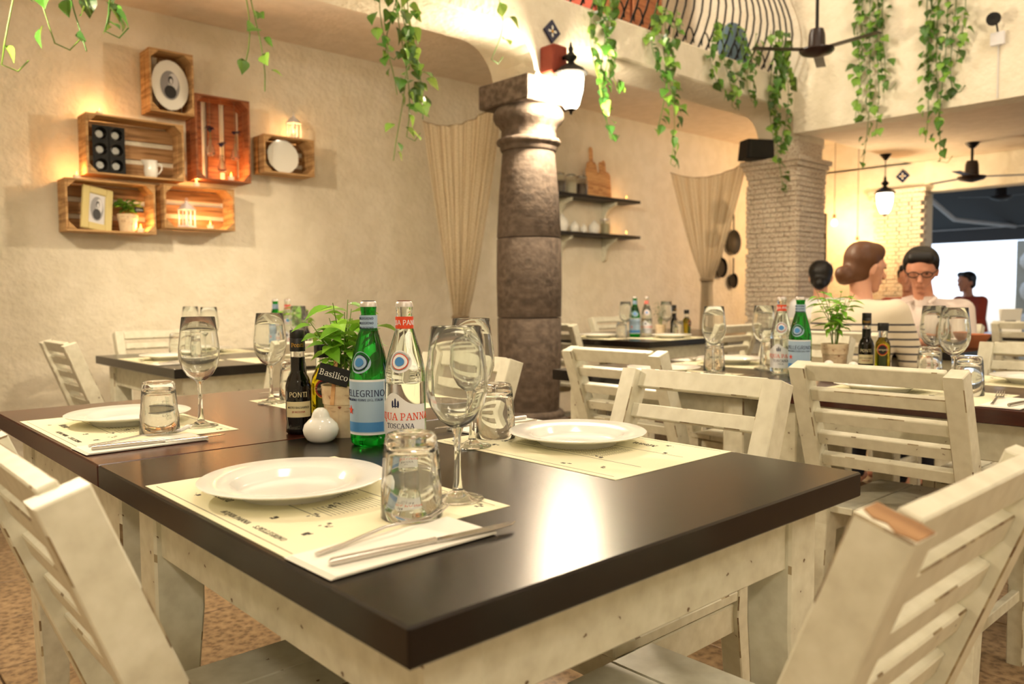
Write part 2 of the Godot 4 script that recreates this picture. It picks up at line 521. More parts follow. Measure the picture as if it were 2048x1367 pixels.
	mat("photo_light", Color(0.80, 0.80, 0.82), 0.5)
	mat("gilt_frame", Color(0.80, 0.74, 0.50), 0.55)
	mat("tile_blue", Color(0.08, 0.12, 0.28), 0.25)
	mat("tile_yellow", Color(0.85, 0.62, 0.15), 0.25)
# ---------------------------------------------------------------- setting
func lamp(o: Node3D, at: Vector3, col: Color, energy: float, size := 0.05) -> void:
	var l := OmniLight3D.new()
	l.name = "light"
	l.light_color = col
	l.light_energy = energy
	l.light_size = size
	l.omni_range = 30.0
	l.omni_attenuation = 2.0
	l.shadow_enabled = true
	o.add_child(l, true)
	l.position = at
func panel_light(at: Vector3, size: Vector2, col: Color, energy: float, rot: Vector3) -> void:
	var l := AreaLight3D.new()
	l.name = "light"
	l.area_size = size
	l.light_color = col
	l.light_energy = energy
	l.area_range = 40.0
	l.area_attenuation = 2.0
	l.shadow_enabled = true
	add_child(l, true)
	l.position = at
	l.rotation_degrees = rot
func arc_points(cx: float, cy: float, rx: float, ry: float, a0: float, a1: float, n: int) -> PackedVector2Array:
	var out := PackedVector2Array()
	for k in n + 1:
		var a := deg_to_rad(lerpf(a0, a1, float(k) / n))
		out.append(Vector2(cx + cos(a) * rx, cy + sin(a) * ry))
	return out
func build_setting() -> void:
	# floor: bed with single tiles on the part in view
	var fl := struct("floor", boxed(Vector3(2.7, -0.06, -0.75), Vector3(12.4, 0.1, 8.7)), M.grout)
	var tile_mesh := boxed(Vector3.ZERO, Vector3(0.394, 0.012, 0.394), 0.002).commit()
	for i in 17:
		for j in 13:
			mesh_node("floor_tile", tile_mesh, M.floor_tile, fl, Vector3(-1.0 + i * 0.4, -0.006, 0.8 - j * 0.4))
	struct("wall_back", boxed(Vector3(2.7, 2.6, -5.1), Vector3(12.4, 5.3, 0.2)), M.plaster)
	struct("wall_left", boxed(Vector3(-3.6, 2.6, -0.75), Vector3(0.2, 5.3, 8.7)), M.plaster)
	struct("wall_front", boxed(Vector3(2.7, 2.6, 3.6), Vector3(12.4, 5.3, 0.2)), M.plaster)
	struct("ceiling", boxed(Vector3(2.7, 5.3, -0.75), Vector3(12.4, 0.15, 8.7)), M.ceiling_plaster)
	# mezzanine: slab, arched beam on the column line
	struct("ceiling_mezzanine", boxed(Vector3(2.7, 2.79, -4.4), Vector3(12.4, 0.11, 1.2)), M.ceiling_plaster)
	var pg := PackedVector2Array([V(-3.5, 2.83), V(-3.5, 2.55)])
	for sp in [[0.2, 3.45], [3.45, 6.58]]:
		pg.append(V(sp[0] - 0.12, 2.33))
		pg.append(V(sp[0] + 0.12, 2.33))
		pg.append_array(arc_points(sp[0] + 0.37, 2.32, 0.25, 0.26, 180, 90, 8))
		pg.append_array(arc_points(sp[1] - 0.37, 2.32, 0.25, 0.26, 90, 0, 8))
	pg.append_array(PackedVector2Array([V(6.46, 2.33), V(6.9, 2.33), V(6.9, 2.83)]))
	var bm := S()
	prism(bm, pg, -3.82, -3.42, 0.012)
	struct("beam_arcade", bm, M.plaster)
	# upper wall across the room over a wide opening, and the back room beyond
	struct("wall_right", boxed(Vector3(6.43, 3.8, 0.04), Vector3(0.2, 2.82, 6.92)), M.plaster)
	struct("wall_right_mezzanine", boxed(Vector3(6.43, 4.03, -4.21), Vector3(0.2, 2.38, 1.58)), M.plaster)
	struct("ceiling_back_room", boxed(Vector3(7.7, 2.47, 0.04), Vector3(2.4, 0.12, 6.92)), M.ceiling_plaster)
	var iw := S()
	box(iw, Vector3(8.9, 1.2, -4.14), Vector3(0.2, 2.44, 1.74))
	box(iw, Vector3(8.9, 1.2, 2.6), Vector3(0.2, 2.44, 1.8))
	box(iw, Vector3(8.9, 2.6, -4.21), Vector3(0.2, 0.4, 1.58))
	struct("wall_inner", iw, M.plaster)
	struct("trim_1", boxed(Vector3(8.88, 2.25, -0.78), Vector3(0.22, 0.32, 5.0), 0.006), M.plaster)
	var dr := S()
	box(dr, Vector3(8.79, 0.98, -4.36), Vector3(0.03, 1.95, 0.07), 0.004)
	box(dr, Vector3(8.79, 1.93, -4.7), Vector3(0.03, 0.06, 0.62), 0.004)
	struct("door_1", dr, M.matte_black)
	# brick pillar under the corner of the upper wall: bricks laid singly round a core
	var pil := struct("pillar_brick", boxed(Vector3(6.58, 1.1, -3.615), Vector3(0.47, 2.2, 0.455)), M.mortar)
	var variants := []
	for k in 4:
		var bl := 0.11 + 0.012 * k
		variants.append([bl, boxed(Vector3.ZERO, Vector3(0.03, 0.038, bl), 0.004).commit(), boxed(Vector3.ZERO, Vector3(bl, 0.038, 0.03), 0.004).commit()])
	var low := S()
	rng.seed = 7
	for c in 49:
		var y := 0.022 + c * 0.0425
		for face in 2:
			var run := 0.0
			var first := true
			while run < 0.475:
				var v: Array = variants[rng.randi() % 4]
				var bl: float = v[0]
				if first and c % 2 == 1: bl = 0.06
				first = false
				bl = minf(bl, 0.48 - run)
				if bl < 0.025: break
				var out := rng.randf_range(-0.004, 0.005)
				var p := Vector3(6.345 - out, y, -3.38 - run - bl * 0.5) if face == 0 else Vector3(6.35 + run + bl * 0.5, y, -3.388 + out)
				run += bl + 0.005
				if y < 0.62:
					box(low, p, Vector3(0.03, 0.038, bl) if face == 0 else Vector3(bl, 0.038, 0.03), 0.004)
				else:
					var me: Mesh = v[1 + face]
					var o := mesh_node("brick", me, M.brick, pil, p)
					if face == 0: o.scale.z = bl / v[0]
					else: o.scale.x = bl / v[0]
	tag(obj("brick_course", low, M.brick, pil), "", "", "", "stuff")
	var cap := S()
	for k in 3: box(cap, Vector3(6.58, 2.10 + k * 0.042, -3.62), Vector3(0.51 + k * 0.035, 0.04, 0.50 + k * 0.035), 0.004)
	box(cap, Vector3(6.58, 2.28, -3.62), Vector3(0.46, 0.13, 0.44))
	obj("capital", cap, M.brick, pil)
	# brick pilaster of the inner wall, its courses too far to pick apart
	var pi2 := S()
	for c in 48:
		var y2 := 0.022 + c * 0.0425
		for k in 4: box(pi2, Vector3(8.76 + rng.randf_range(-0.004, 0.004), y2, -3.69 + k * 0.122 + (0.03 if c % 2 else 0.0) - 0.015), Vector3(0.1, 0.038, 0.116), 0.003)
	for k in 2: box(pi2, Vector3(8.75, 2.06 + k * 0.05, -3.51), Vector3(0.16 + k * 0.04, 0.046, 0.56 + k * 0.03), 0.004)
	struct("pillar_pilaster", pi2, M.brick)
	# outside: paved ground, awning on a steel arm, stone garden wall
	struct("ground_terrace", boxed(Vector3(17.0, -0.08, -4.0), Vector3(16.1, 0.1, 22.0)), M.mortar)
	var sw := struct("wall_stone", boxed(Vector3(14.3, 0.9, -0.3), Vector3(0.3, 1.9, 7.2)), M.mortar)
	rng.seed = 19
	var stone_mesh := []
	for k in 4:
		var ss := S()
		blob(ss, Vector3.ZERO, Vector3(0.04, 0.11 + 0.02 * k, 0.17 - 0.015 * k), 5, 7)
		stone_mesh.append(ss.commit())
	for r in 8:
		for k in 7:
			var o := mesh_node("stone", stone_mesh[rng.randi() % 4], M.brick, sw, Vector3(14.14, 0.12 + r * 0.235, -3.72 + k * 0.3 + (0.14 if r % 2 else 0.0)))
			o.rotation.x = rng.randf_range(-0.3, 0.3)
func build_column(x: float, label: String) -> void:
	var t := thing("stone_column", label, "column", Vector3(x, 0, -3.62), 0.0, "stone columns of the arcade")
	obj("plinth", boxed(Vector3(0, 0.105, 0), Vector3(0.5, 0.21, 0.5), 0.012), M.stone, t)
	obj("base_moulding", turned([V(0, 0.21), V(0.24, 0.21), V(0.25, 0.235), V(0.248, 0.265), V(0.23, 0.285), V(0.215, 0.29), V(0.22, 0.31), V(0.205, 0.33), V(0, 0.33)], 36), M.stone, t)
	for d in [[0.33, 0.905, 0.185, 0.2], [0.91, 1.395, 0.2, 0.2], [1.4, 1.93, 0.2, 0.163]]:
		var mid: float = (d[2] + d[3]) * 0.5 + 0.004
		obj("shaft_drum", turned([V(0, d[0]), V(d[2] - 0.004, d[0]), V(d[2], d[0] + 0.006), V(mid, (d[0] + d[1]) * 0.5), V(d[3], d[1] - 0.006), V(d[3] - 0.004, d[1]), V(0, d[1])], 40), M.stone, t)
	obj("capital", turned([V(0, 1.93), V(0.17, 1.93), V(0.178, 1.945), V(0.178, 1.96), V(0.196, 1.972), V(0.2, 1.985), V(0.192, 2.0), V(0.172, 2.008), V(0.168, 2.06), V(0.178, 2.07), V(0.185, 2.085), V(0.205, 2.1), V(0.22, 2.13), V(0.218, 2.16), V(0.2, 2.19), V(0, 2.19)], 40), M.stone, t)
	obj("abacus", boxed(Vector3(0, 2.26, 0), Vector3(0.44, 0.145, 0.44), 0.008), M.stone, t)
func build_railing() -> void:
	var t := thing("balcony_railing", "black wrought iron balcony railing with bellied bars on the mezzanine edge", "railing", Vector3(0, 2.83, -3.5))
	for k in 30:
		var x := 3.5 + k * 0.098
		var pts := []
		for q in 9:
			var f := q / 8.0
			pts.append(Vector3(x, 0.03 + f * 0.85, 0.13 * sin(PI * minf(1.0, f * 1.25)) * (1.0 - 0.4 * f)))
		obj("bar", tubed(pts, 0.0075, 6), M.iron, t)
		if k % 2 == 0:
			var sc := []
			for q in 9:
				var a := PI * q / 8.0
				sc.append(Vector3(x + 0.05 - cos(a) * 0.048, 0.04 + sin(a) * 0.1, 0.03))
			obj("scroll", tubed(sc, 0.006, 5), M.iron, t)
	obj("bottom_rail", boxed(Vector3(4.92, 0.02, 0), Vector3(2.9, 0.02, 0.03), 0.003), M.iron, t)
	obj("top_rail", boxed(Vector3(4.92, 0.89, 0.02), Vector3(2.9, 0.025, 0.045), 0.004), M.iron, t)
	var d := thing("cabinet", "tall dark brown wooden cabinet upstairs behind the iron balcony railing", "cabinet", Vector3(5.35, 2.846, -4.55))
	obj("body", boxed(Vector3(0, 0.9, 0), Vector3(0.9, 1.8, 0.35), 0.008), M.terracotta, d)
	for s in [-1, 1]:
		var dd := obj("door", boxed(Vector3(s * 0.215, 0.92, 0.185), Vector3(0.4, 1.6, 0.03), 0.01), M.crate_red, d)
		obj("knob", turned([V(0, 0), V(0.015, 0.0), V(0.018, 0.015), V(0, 0.025)], 10), M.iron, dd, Vector3(s * 0.05, 0.95, 0.215))
	var cu := S()
	blob(cu, Vector3.ZERO, Vector3(0.2, 0.24, 0.09), 8, 14)
	tag(obj("cushion", cu, mat("blue_cloth", Color(0.36, 0.45, 0.52), 0.9), self, Vector3(6.02, 3.09, -3.8)), "grey blue cushion upstairs behind the balcony railing", "cushion")
# ---------------------------------------------------------------- furniture
var chair0: Node3D
var chair1: Node3D
func make_chair(rails: int, step: float) -> Node3D:
	var t := thing("dining_chair", "", "chair")
	var w := 0.43
	for s in [-1.0, 1.0]:
		var st := S()
		var z: float = s * (w * 0.5 - 0.0225)
		prism(st, PackedVector2Array([V(-0.262, 0), V(-0.212, 0), V(-0.158, 0.40), V(-0.165, 0.47), V(-0.318, 0.862), V(-0.368, 0.846), V(-0.228, 0.47), V(-0.222, 0.40)]), z - 0.0225, z + 0.0225, 0.0022, 0.42)
		obj("post", st, M.chair_paint, t)
		var fs := S()
		prism(fs, PackedVector2Array([V(0.16, 0), V(0.195, 0), V(0.205, 0.2), V(0.205, 0.43), V(0.155, 0.43), V(0.155, 0.2)]), z - 0.02, z + 0.02, 0.0022, 0.35)
		obj("leg", fs, M.chair_paint, t)
		obj("side_rail", boxed(Vector3(-0.02, 0.395, z), Vector3(0.36, 0.06, 0.022), 0.003, 0.15), M.chair_paint, t)
		obj("stretcher", boxed(Vector3(-0.03, 0.2, z), Vector3(0.39, 0.03, 0.02), 0.002, 0.15), M.chair_paint, t)
	for k in rails:
		var top := k == 0
		var y := 0.837 - k * step
		var x := -0.198 - (y - 0.47) * 0.385
		var st := S()
		var b := Basis(Vector3.FORWARD, -0.366)
		box(st, Vector3(x, y, 0), Vector3(0.022, 0.046 if top else 0.034, w - 0.088), 0.0022, 0.35, b.rotated(Vector3.UP, 0))
		obj("top_rail" if top else "slat", st, M.chair_paint, t)
	obj("front_rail", boxed(Vector3(0.18, 0.395, 0), Vector3(0.022, 0.06, w - 0.08), 0.003, 0.15), M.chair_paint, t)
	for k in 4:
		obj("seat_plank", boxed(Vector3(0.005, 0.442, -0.159 + k * 0.106), Vector3(0.42, 0.02, 0.104), 0.0022, 0.35), M.chair_paint, t)
	return t
# back = where the middle of the top rail stands, heading = where a sitter looks (0: +x, 90: -z)
func put_chair(proto: Node3D, back: Vector2, heading: float, label: String, first := false) -> Node3D:
	var a := deg_to_rad(heading)
	var f := Vector3(cos(a), 0, -sin(a))
	var at := Vector3(back.x, 0, back.y) + f * 0.345
	if first:
		proto.position = at
		proto.rotation.y = a
		tag(proto, label, "chair", "painted dining chairs")
		return proto
	return copy(proto, at, a, label, "painted dining chairs")
func table(called: String, lo: Vector2, hi: Vector2, m: Material, label: String) -> void:
	var c := (lo + hi) * 0.5
	var sz := hi - lo
	var t := thing(called, label, "table", Vector3(c.x, 0, c.y), 0, "dining tables")
	rng.seed = int(c.x * 100) + 5
	obj("table_top", boxed(Vector3(0, TABLE_Y - 0.0195, 0), Vector3(sz.x - 0.002, 0.039, sz.y - 0.002), 0.0025, 0.05), m, t)
	var hx := sz.x * 0.5 - 0.05
	var hz := sz.y * 0.5 - 0.05
	for s in [-1.0, 1.0]:
		obj("apron", boxed(Vector3(0, 0.668, s * (hz - 0.02)), Vector3(2 * hx - 0.12, 0.1, 0.022), 0.003, 0.12), M.chair_paint, t)
		obj("apron", boxed(Vector3(s * (hx - 0.02), 0.668, 0), Vector3(0.022, 0.1, 2 * hz - 0.12), 0.003, 0.12), M.chair_paint, t)
		for r in [-1.0, 1.0]:
			var st := S()
			var o := 0.075
			prism(st, PackedVector2Array([V(-0.026, 0), V(0.026, 0), V(0.036, 0.3), V(0.03, 0.42), V(0.04, 0.52), V(0.04, 0.72), V(-0.04, 0.72), V(-0.04, 0.52), V(-0.03, 0.42), V(-0.036, 0.3)]), -o * 0.5, o * 0.5, 0.004, 0.3, Transform3D(Basis.IDENTITY, Vector3(s * (hx - 0.038), 0, r * (hz - 0.038))))
			obj("leg", st, M.chair_paint, t)
func build_furniture() -> void:
	table("dining_table", V(0.379, -1.455), V(1.246, -0.548), M.dark_top, "nearly black dining table with a pale apron, set with three white plates around bottles")
	table("dining_table", V(0.379, -2.335), V(1.246, -1.457), M.red_top, "reddish brown dining table pushed against the end of the nearly black table")
	table("dining_table", V(1.13, -4.3), V(2.0, -3.22), M.dark_top, "dark dining table beside the plaster wall below the wooden crates")
	table("dining_table", V(2.166, -2.15), V(3.036, -1.3), M.dark_top, "dark dining table behind the chairs near the stone column")
	table("dining_table", V(2.166, -1.298), V(3.036, -0.4), M.red_top, "reddish dining table set with bottles, basil and a wine glass before the diners")
	table("dining_table", V(3.85, -4.1), V(4.72, -2.99), M.dark_top, "dark dining table under the wall shelves behind the stone column")
	table("dining_table", V(4.722, -4.1), V(5.59, -2.99), M.dark_top, "dark dining table next to the shelf table, nearer the brick pillar")
	table("dining_table", V(4.1, -2.25), V(4.8, -1.35), M.dark_top, "dark dining table between the woman in stripes and the man in glasses")
	table("dining_table", V(6.0, -1.95), V(6.8, -1.1), M.dark_top, "dark dining table with menu cards by the terrace opening")
	rng.seed = 3
	chair0 = make_chair(5, 0.061)
	chair1 = make_chair(4, 0.076)
	put_chair(chair0, V(0.185, -1.05), 0, "cream chair tucked under the open long side of the black table", true)
	put_chair(chair1, V(1.56, -1.06), 180, "cream chair with wide slats between the black table and the reddish table", true)
	var chipped := put_chair(chair0, V(0.855, -0.262), 90, "cream chair with a chipped corner post at the short end of the black table")
	# bare wood where the paint has flaked off the top of one post
	var ch := S()
	var flat := Transform3D(Basis(Vector3(0.952, 0.305, 0), Vector3(0, 0, -1), Vector3(-0.305, 0.952, 0)), Vector3(-0.343, 0.8545, -0.1925))
	prism(ch, PackedVector2Array([V(-0.026, -0.018), V(-0.012, -0.0225), V(0.008, -0.02), V(0.025, -0.0215), V(0.0245, 0.006), V(0.012, 0.0155), V(0.002, 0.011), V(-0.009, 0.0205), V(-0.0255, 0.017)]), -0.001, 0.0009, 0.0004, 0.0, flat)
	tag(obj("bare_wood", ch, M.crate_slat, chipped), "bare brown wood where paint has flaked off")
	put_chair(chair1, V(1.56, -1.9), 180, "cream chair at the reddish table, seen through the wine glasses")
	put_chair(chair0, V(2.0, -0.86), 0, "cream chair drawn up to the reddish table with the basil pot")
	put_chair(chair0, V(2.06, -1.76), 0, "cream chair drawn up to the dark table near the stone column")
	put_chair(chair0, V(3.4, -1.75), 176, "cream chair across the dark table from the stone column side")
	put_chair(chair0, V(3.3, -0.8), 180, "greyish chair across the reddish table, its back to the diners")
	put_chair(chair0, V(1.65, -2.98), 90, "cream chair with its back to the reddish table, facing the wall table")
	put_chair(chair0, V(1.55, -4.72), 270, "cream chair between the wall table and the plaster wall")
	put_chair(chair0, V(0.86, -3.85), 0, "worn cream chair at the free end of the wall table")
	put_chair(chair0, V(3.72, -3.7), 0, "cream chair beside the stone column at the shelf table")
	put_chair(chair0, V(4.25, -2.63), 90, "cream chair with its back to the room at the shelf table")
	put_chair(chair0, V(5.2, -4.5), 270, "cream chair against the wall below the shelves")
	put_chair(chair0, V(3.75, -1.8), 0, "cream chair under the woman in the striped jumper")
	put_chair(chair0, V(5.18, -1.8), 180, "cream chair under the man in the white shirt")
	put_chair(chair0, V(5.75, -1.5), 0, "white chair before the table with menu cards")
	put_chair(chair0, V(7.1, -1.55), 180, "white chair behind the table with menu cards")
# ---------------------------------------------------------------- table ware
var proto := {}
func keep(key: String, o: Node3D) -> Node3D:
	proto[key] = o
	return o
func place(key: String, at: Vector3, turn: float, label: String, group := "") -> Node3D:
	var o: Node3D = proto[key]
	if not o.has_meta("placed"):
		o.set_meta("placed", true)
		o.position = at
		o.rotation.y = turn
		tag(o, label, "", group)
		return o
	return copy(o, at, turn, label, group)
func make_ware() -> void:
	var t := keep("plate", thing("dinner_plate", "", "plate"))
	obj("dish", turned([V(0, 0.0), V(0.074, 0.0), V(0.077, 0.004), V(0.088, 0.0125), V(0.128, 0.021), V(0.131, 0.0235), V(0.128, 0.025), V(0.09, 0.0185), V(0.086, 0.017), V(0.079, 0.0075), V(0.074, 0.0048), V(0.06, 0.004), V(0, 0.004)], 56), M.porcelain, t)
	t = keep("wine_glass", thing("wine_glass", "", "glass"))
	obj("foot", turned([V(0, 0.0), V(0.034, 0.0), V(0.036, 0.0015), V(0.034, 0.003), V(0.018, 0.006), V(0.009, 0.012), V(0.0, 0.016)], 36), M.glass, t)
	obj("stem", turned([V(0, 0.0145), V(0.0075, 0.013), V(0.005, 0.03), V(0.0042, 0.06), V(0.0052, 0.09), V(0.009, 0.1), V(0, 0.1005)], 20), M.glass, t)
	obj("bowl", turned([V(0, 0.1), V(0.012, 0.1015), V(0.026, 0.112), V(0.037, 0.13), V(0.0425, 0.15), V(0.0425, 0.172), V(0.0385, 0.205), V(0.0345, 0.238), V(0.034, 0.2388), V(0.0333, 0.238), V(0.0372, 0.205), V(0.0411, 0.172), V(0.041, 0.15), V(0.0355, 0.131), V(0.0245, 0.1145), V(0.011, 0.105), V(0, 0.104)], 40), M.glass, t)
	t = keep("tumbler", thing("tumbler", "", "glass"))
	var st := S()
	var flutes := func(a: float, y: float) -> float: return 1.0 - 0.085 * pow(absf(sin(a * 5.0)), 1.5) * smoothstep(0.04, 0.052, y) * (1.0 - smoothstep(0.094, 0.102, y))
	lathe(st, [V(0.0385, 0.0), V(0.0395, 0.001), V(0.0388, 0.02), V(0.0382, 0.04), V(0.0376, 0.048), V(0.0372, 0.054), V(0.036, 0.07), V(0.0348, 0.085), V(0.034, 0.094), V(0.0325, 0.1015), V(0.03, 0.1065), V(0.022, 0.1085), V(0, 0.107)], 80, Vector3.ZERO, flutes)
	lathe(st, [V(0, 0.09), V(0.018, 0.091), V(0.0255, 0.087), V(0.0285, 0.08), V(0.032, 0.05), V(0.0365, 0.002), V(0.0385, 0.0)], 60)
	obj("fluted_glass", st, M.glass, t)
	t = keep("placemat", thing("paper_placemat", "", "placemat"))
	obj("sheet", boxed(Vector3(0, 0.0006, 0), Vector3(0.318, 0.0008, 0.46)), M.paper, t)
	var pr := S()
	var pale := S()
	for q in [[0.06, -0.2, 0.1], [-0.055, -0.2, 0.1], [0.145, -0.215, 0.215], [-0.148, -0.215, 0.215]]:
		box(pr, Vector3(q[0], 0.0011, (q[1] + q[2]) * 0.5), Vector3(0.001, 0.0002, q[2] - q[1]))
	rng.seed = 77
	for r in 15:
		for b in [[-0.035, 0.135], [0.085, 0.05]]:
			for k in 9:
				var ln := rng.randf_range(0.004, 0.009)
				box(pale, Vector3(-0.04 + r * 0.0062, 0.0011, b[0] + b[1] * (k - 4) / 9.0), Vector3(0.0011, 0.0002, b[1] / 9.0 * 0.75 + ln * 0.1))
	for k in 16:
		var c := Vector2(rng.randf_range(-0.13, 0.13), rng.randf_range(0.06, 0.2) * (1.0 if k < 11 else -1.0))
		for q in 5: box(pr, Vector3(c.x + rng.randf_range(-0.007, 0.007), 0.0011, c.y + rng.randf_range(-0.009, 0.009)), Vector3(rng.randf_range(0.001, 0.007), 0.0002, rng.randf_range(0.001, 0.008)))
	obj("printed_lines", pr, M.ink, t)
	obj("printed_text", pale, M.pale_ink, t)
	for q in [["ACQUA PANNA", 0.0, -0.12], ["S.PELLEGRINO", 0.095, -0.12], ["Menu", -0.11, -0.09]]:
		var o := mesh_node("lettering", letters(q[0], 0.011 if q[0] != "Menu" else 0.02, 0.0, "Droid Serif", true), M.ink, t, Vector3(q[2] - 0.012, 0.0011, q[1] + 0.03))
		o.rotation = Vector3(-PI / 2, -PI / 2, 0)
	t = keep("napkin", thing("folded_napkin", "", "napkin"))
	st = S()
	for k in 3:
		box(st, Vector3(0.001 * k, 0.0008 + k * 0.0011, 0.0015 * k), Vector3(0.222 - k * 0.003, 0.0009, 0.096 - k * 0.002), 0.0004)
	obj("folded_paper", st, M.napkin, t)
	t = keep("fork", thing("fork", "", "fork"))
	obj("handle", tubed([Vector3(-0.1, 0.003, 0), Vector3(-0.06, 0.004, 0), Vector3(0, 0.0085, 0), Vector3(0.035, 0.0065, 0), Vector3(0.05, 0.005, 0)], [0.0042, 0.0038, 0.003, 0.0026, 0.004], 8, 0.55), M.steel, t)
	st = S()
	tube(st, [Vector3(0.046, 0.0055, 0), Vector3(0.056, 0.004, 0), Vector3(0.068, 0.0035, 0), Vector3(0.073, 0.004, 0)], [0.004, 0.010, 0.0118, 0.0105], 10, 0.16)
	obj("neck", st, M.steel, t)
	for k in 4:
		var z := -0.0085 + k * 0.00567
		obj("tine", tubed([Vector3(0.07, 0.0042, z), Vector3(0.088, 0.008, z), Vector3(0.106, 0.0145, z * 0.95)], [0.0018, 0.0016, 0.0009], 6, 0.7), M.steel, t)
	t = keep("knife", thing("table_knife", "", "knife"))
	obj("handle", tubed([Vector3(-0.115, 0.0045, 0), Vector3(-0.112, 0.0045, 0), Vector3(-0.04, 0.0045, 0), Vector3(0.0, 0.004, 0), Vector3(0.012, 0.004, 0)], [0.003, 0.0046, 0.0042, 0.0033, 0.0036], 10), M.steel, t)
	st = S()
	prism(st, PackedVector2Array([V(0.008, -0.004), V(0.03, -0.0075), V(0.09, -0.0085), V(0.115, -0.005), V(0.127, 0.004), V(0.12, 0.0065), V(0.008, 0.005)]), -0.0008, 0.0008, 0.0005, 0.0, Transform3D(Basis(Vector3.RIGHT, -PI / 2), Vector3(0, 0.004, 0)))
	obj("blade", st, M.steel, t)
	# sparkling water in green glass
	t = keep("green_bottle", thing("green_water_bottle", "", "bottle"))
	obj("glass_body", turned([V(0, 0), V(0.03, 0), V(0.036, 0.004), V(0.0375, 0.012), V(0.0375, 0.128), V(0.036, 0.145), V(0.030, 0.175), V(0.021, 0.205), V(0.0155, 0.225), V(0.014, 0.25), V(0.0145, 0.252), V(0.0155, 0.262), V(0.0145, 0.266), V(0, 0.266)], 40), M.green_glass, t)
	bottle_top(t, M.label_navy)
	obj("neck_label", label_sheet(0.0165, 0.216, 0.246, PI * 0.98), M.label_blue, t)
	for k in 3: mesh_node("lettering", letters("S.PELLEGRINO", 0.006, 0.0168), M.label_navy, t, Vector3(0, 0.222 + k * 0.009, 0))
	var lb := obj("front_label", label_sheet(0.0380, 0.026, 0.122, 1.35), M.label_blue, t)
	obj("label_edge", label_sheet(0.0379, 0.022, 0.126, 1.42), M.label_white, t)
	mesh_node("lettering", letters("S.PELLEGRINO", 0.0165, 0.0382), M.label_navy, lb, Vector3(0, 0.1, 0))
	mesh_node("lettering", letters("SAN PELLEGRINO TERME (BG), ITALIA", 0.0058, 0.0382), M.label_navy, lb, Vector3(0, 0.088, 0))
	st = S()
	var star := PackedVector2Array()
	for k in 10: star.append(Vector2.from_angle(PI / 2 + k * PI / 5) * (0.009 if k % 2 == 0 else 0.0038))
	prism(st, star, 0.0381, 0.0388)
	var so := obj("red_star", st, M.label_orange, lb, Vector3(0, 0.068, 0))
	so.rotation.y = -0.55
	obj("blue_band", label_sheet(0.0382, 0.028, 0.046, 1.3), M.label_sky, lb)
	medallion(t, 0.0335, 0.158, M.label_blue, M.label_navy)
	# still water in clear glass
	t = keep("clear_bottle", thing("clear_water_bottle", "", "bottle"))
	obj("glass_body", turned([V(0, 0), V(0.03, 0), V(0.036, 0.004), V(0.0375, 0.012), V(0.0375, 0.122), V(0.0368, 0.124), V(0.0375, 0.126), V(0.036, 0.15), V(0.030, 0.178), V(0.021, 0.207), V(0.0155, 0.226), V(0.014, 0.25), V(0.0145, 0.252), V(0.0155, 0.262), V(0.0145, 0.266), V(0, 0.266)], 40), M.water_bottle, t)
	bottle_top(t, M.cap_red)
	obj("neck_label", label_sheet(0.0166, 0.222, 0.244, PI * 0.98), M.label_orange, t)
	mesh_node("lettering", letters("ACQUA PANNA", 0.0125, 0.0169), M.label_white, t, Vector3(0, 0.233, 0))
	lb = obj("front_label", label_sheet(0.0380, 0.02, 0.085, 1.45, func(f: float) -> float: return 0.022 * exp(-pow((f - 0.4) * 5.0, 2.0))), M.label_white, t)
	mesh_node("lettering", letters("ACQUA PANNA", 0.0175, 0.0382, "Droid Serif"), M.label_orange, lb, Vector3(0, 0.063, 0))
	mesh_node("lettering", letters("TOSCANA", 0.012, 0.0382, "Droid Serif"), M.label_navy, lb, Vector3(0, 0.046, 0))
	mesh_node("lettering", letters("ITALIA", 0.0065, 0.0382), M.label_navy, lb, Vector3(0, 0.035, 0))
	st = S()
	for q in [[0.0, 0.0, 0.0028, 0.011], [0.0055, -0.002, 0.0022, 0.007], [-0.0055, -0.002, 0.0022, 0.007]]:
		blob(st, Vector3(q[0], q[1], 0.0375), Vector3(q[2], q[3], 0.0008), 6, 8)
	box(st, Vector3(0, -0.006, 0.0378), Vector3(0.013, 0.002, 0.001))
	so = obj("lily_emblem", st, M.label_navy, lb, Vector3(0, 0.088, 0))
	so.rotation.y = -0.2
	medallion(t, 0.0335, 0.163, M.label_white, M.label_orange)
	# balsamic vinegar
	t = keep("vinegar_bottle", thing("vinegar_bottle", "", "bottle"))
	obj("glass_body", turned([V(0, 0), V(0.022, 0), V(0.0265, 0.004), V(0.026, 0.012), V(0.0245, 0.022), V(0.026, 0.034), V(0.026, 0.088), V(0.0262, 0.098), V(0.022, 0.115), V(0.0155, 0.126), V(0.0145, 0.132), V(0.0145, 0.158), V(0, 0.158)], 32), M.balsamic, t)
	obj("glass_neck", turned([V(0, 0.158), V(0.0142, 0.158), V(0.014, 0.172), V(0, 0.172)], 24), M.glass, t)
	obj("cap", turned([V(0, 0.17), V(0.0155, 0.17), V(0.0155, 0.196), V(0.0148, 0.197), V(0.0155, 0.198), V(0.0148, 0.201), V(0.0155, 0.203), V(0.0148, 0.206), V(0.0152, 0.212), V(0.014, 0.214), V(0, 0.214)], 24), M.black, t)
	obj("front_label", label_sheet(0.0263, 0.036, 0.068, 1.1), M.label_cream, t)
	mesh_node("lettering", letters("PONTI", 0.0135, 0.0266), M.label_cream, t, Vector3(0, 0.082, 0))
	mesh_node("lettering", letters("ACETO BALSAMICO", 0.0055, 0.0266), M.label_black, t, Vector3(0, 0.056, 0))
	mesh_node("lettering", letters("DI MODENA", 0.005, 0.0266), M.red_label, t, Vector3(0, 0.047, 0))
	mesh_node("lettering", letters("Ponti", 0.011, 0.0158, "Droid Serif", true), M.gold, t, Vector3(0, 0.183, 0))
	# olive oil
	t = keep("oil_bottle", thing("olive_oil_bottle", "", "bottle"))
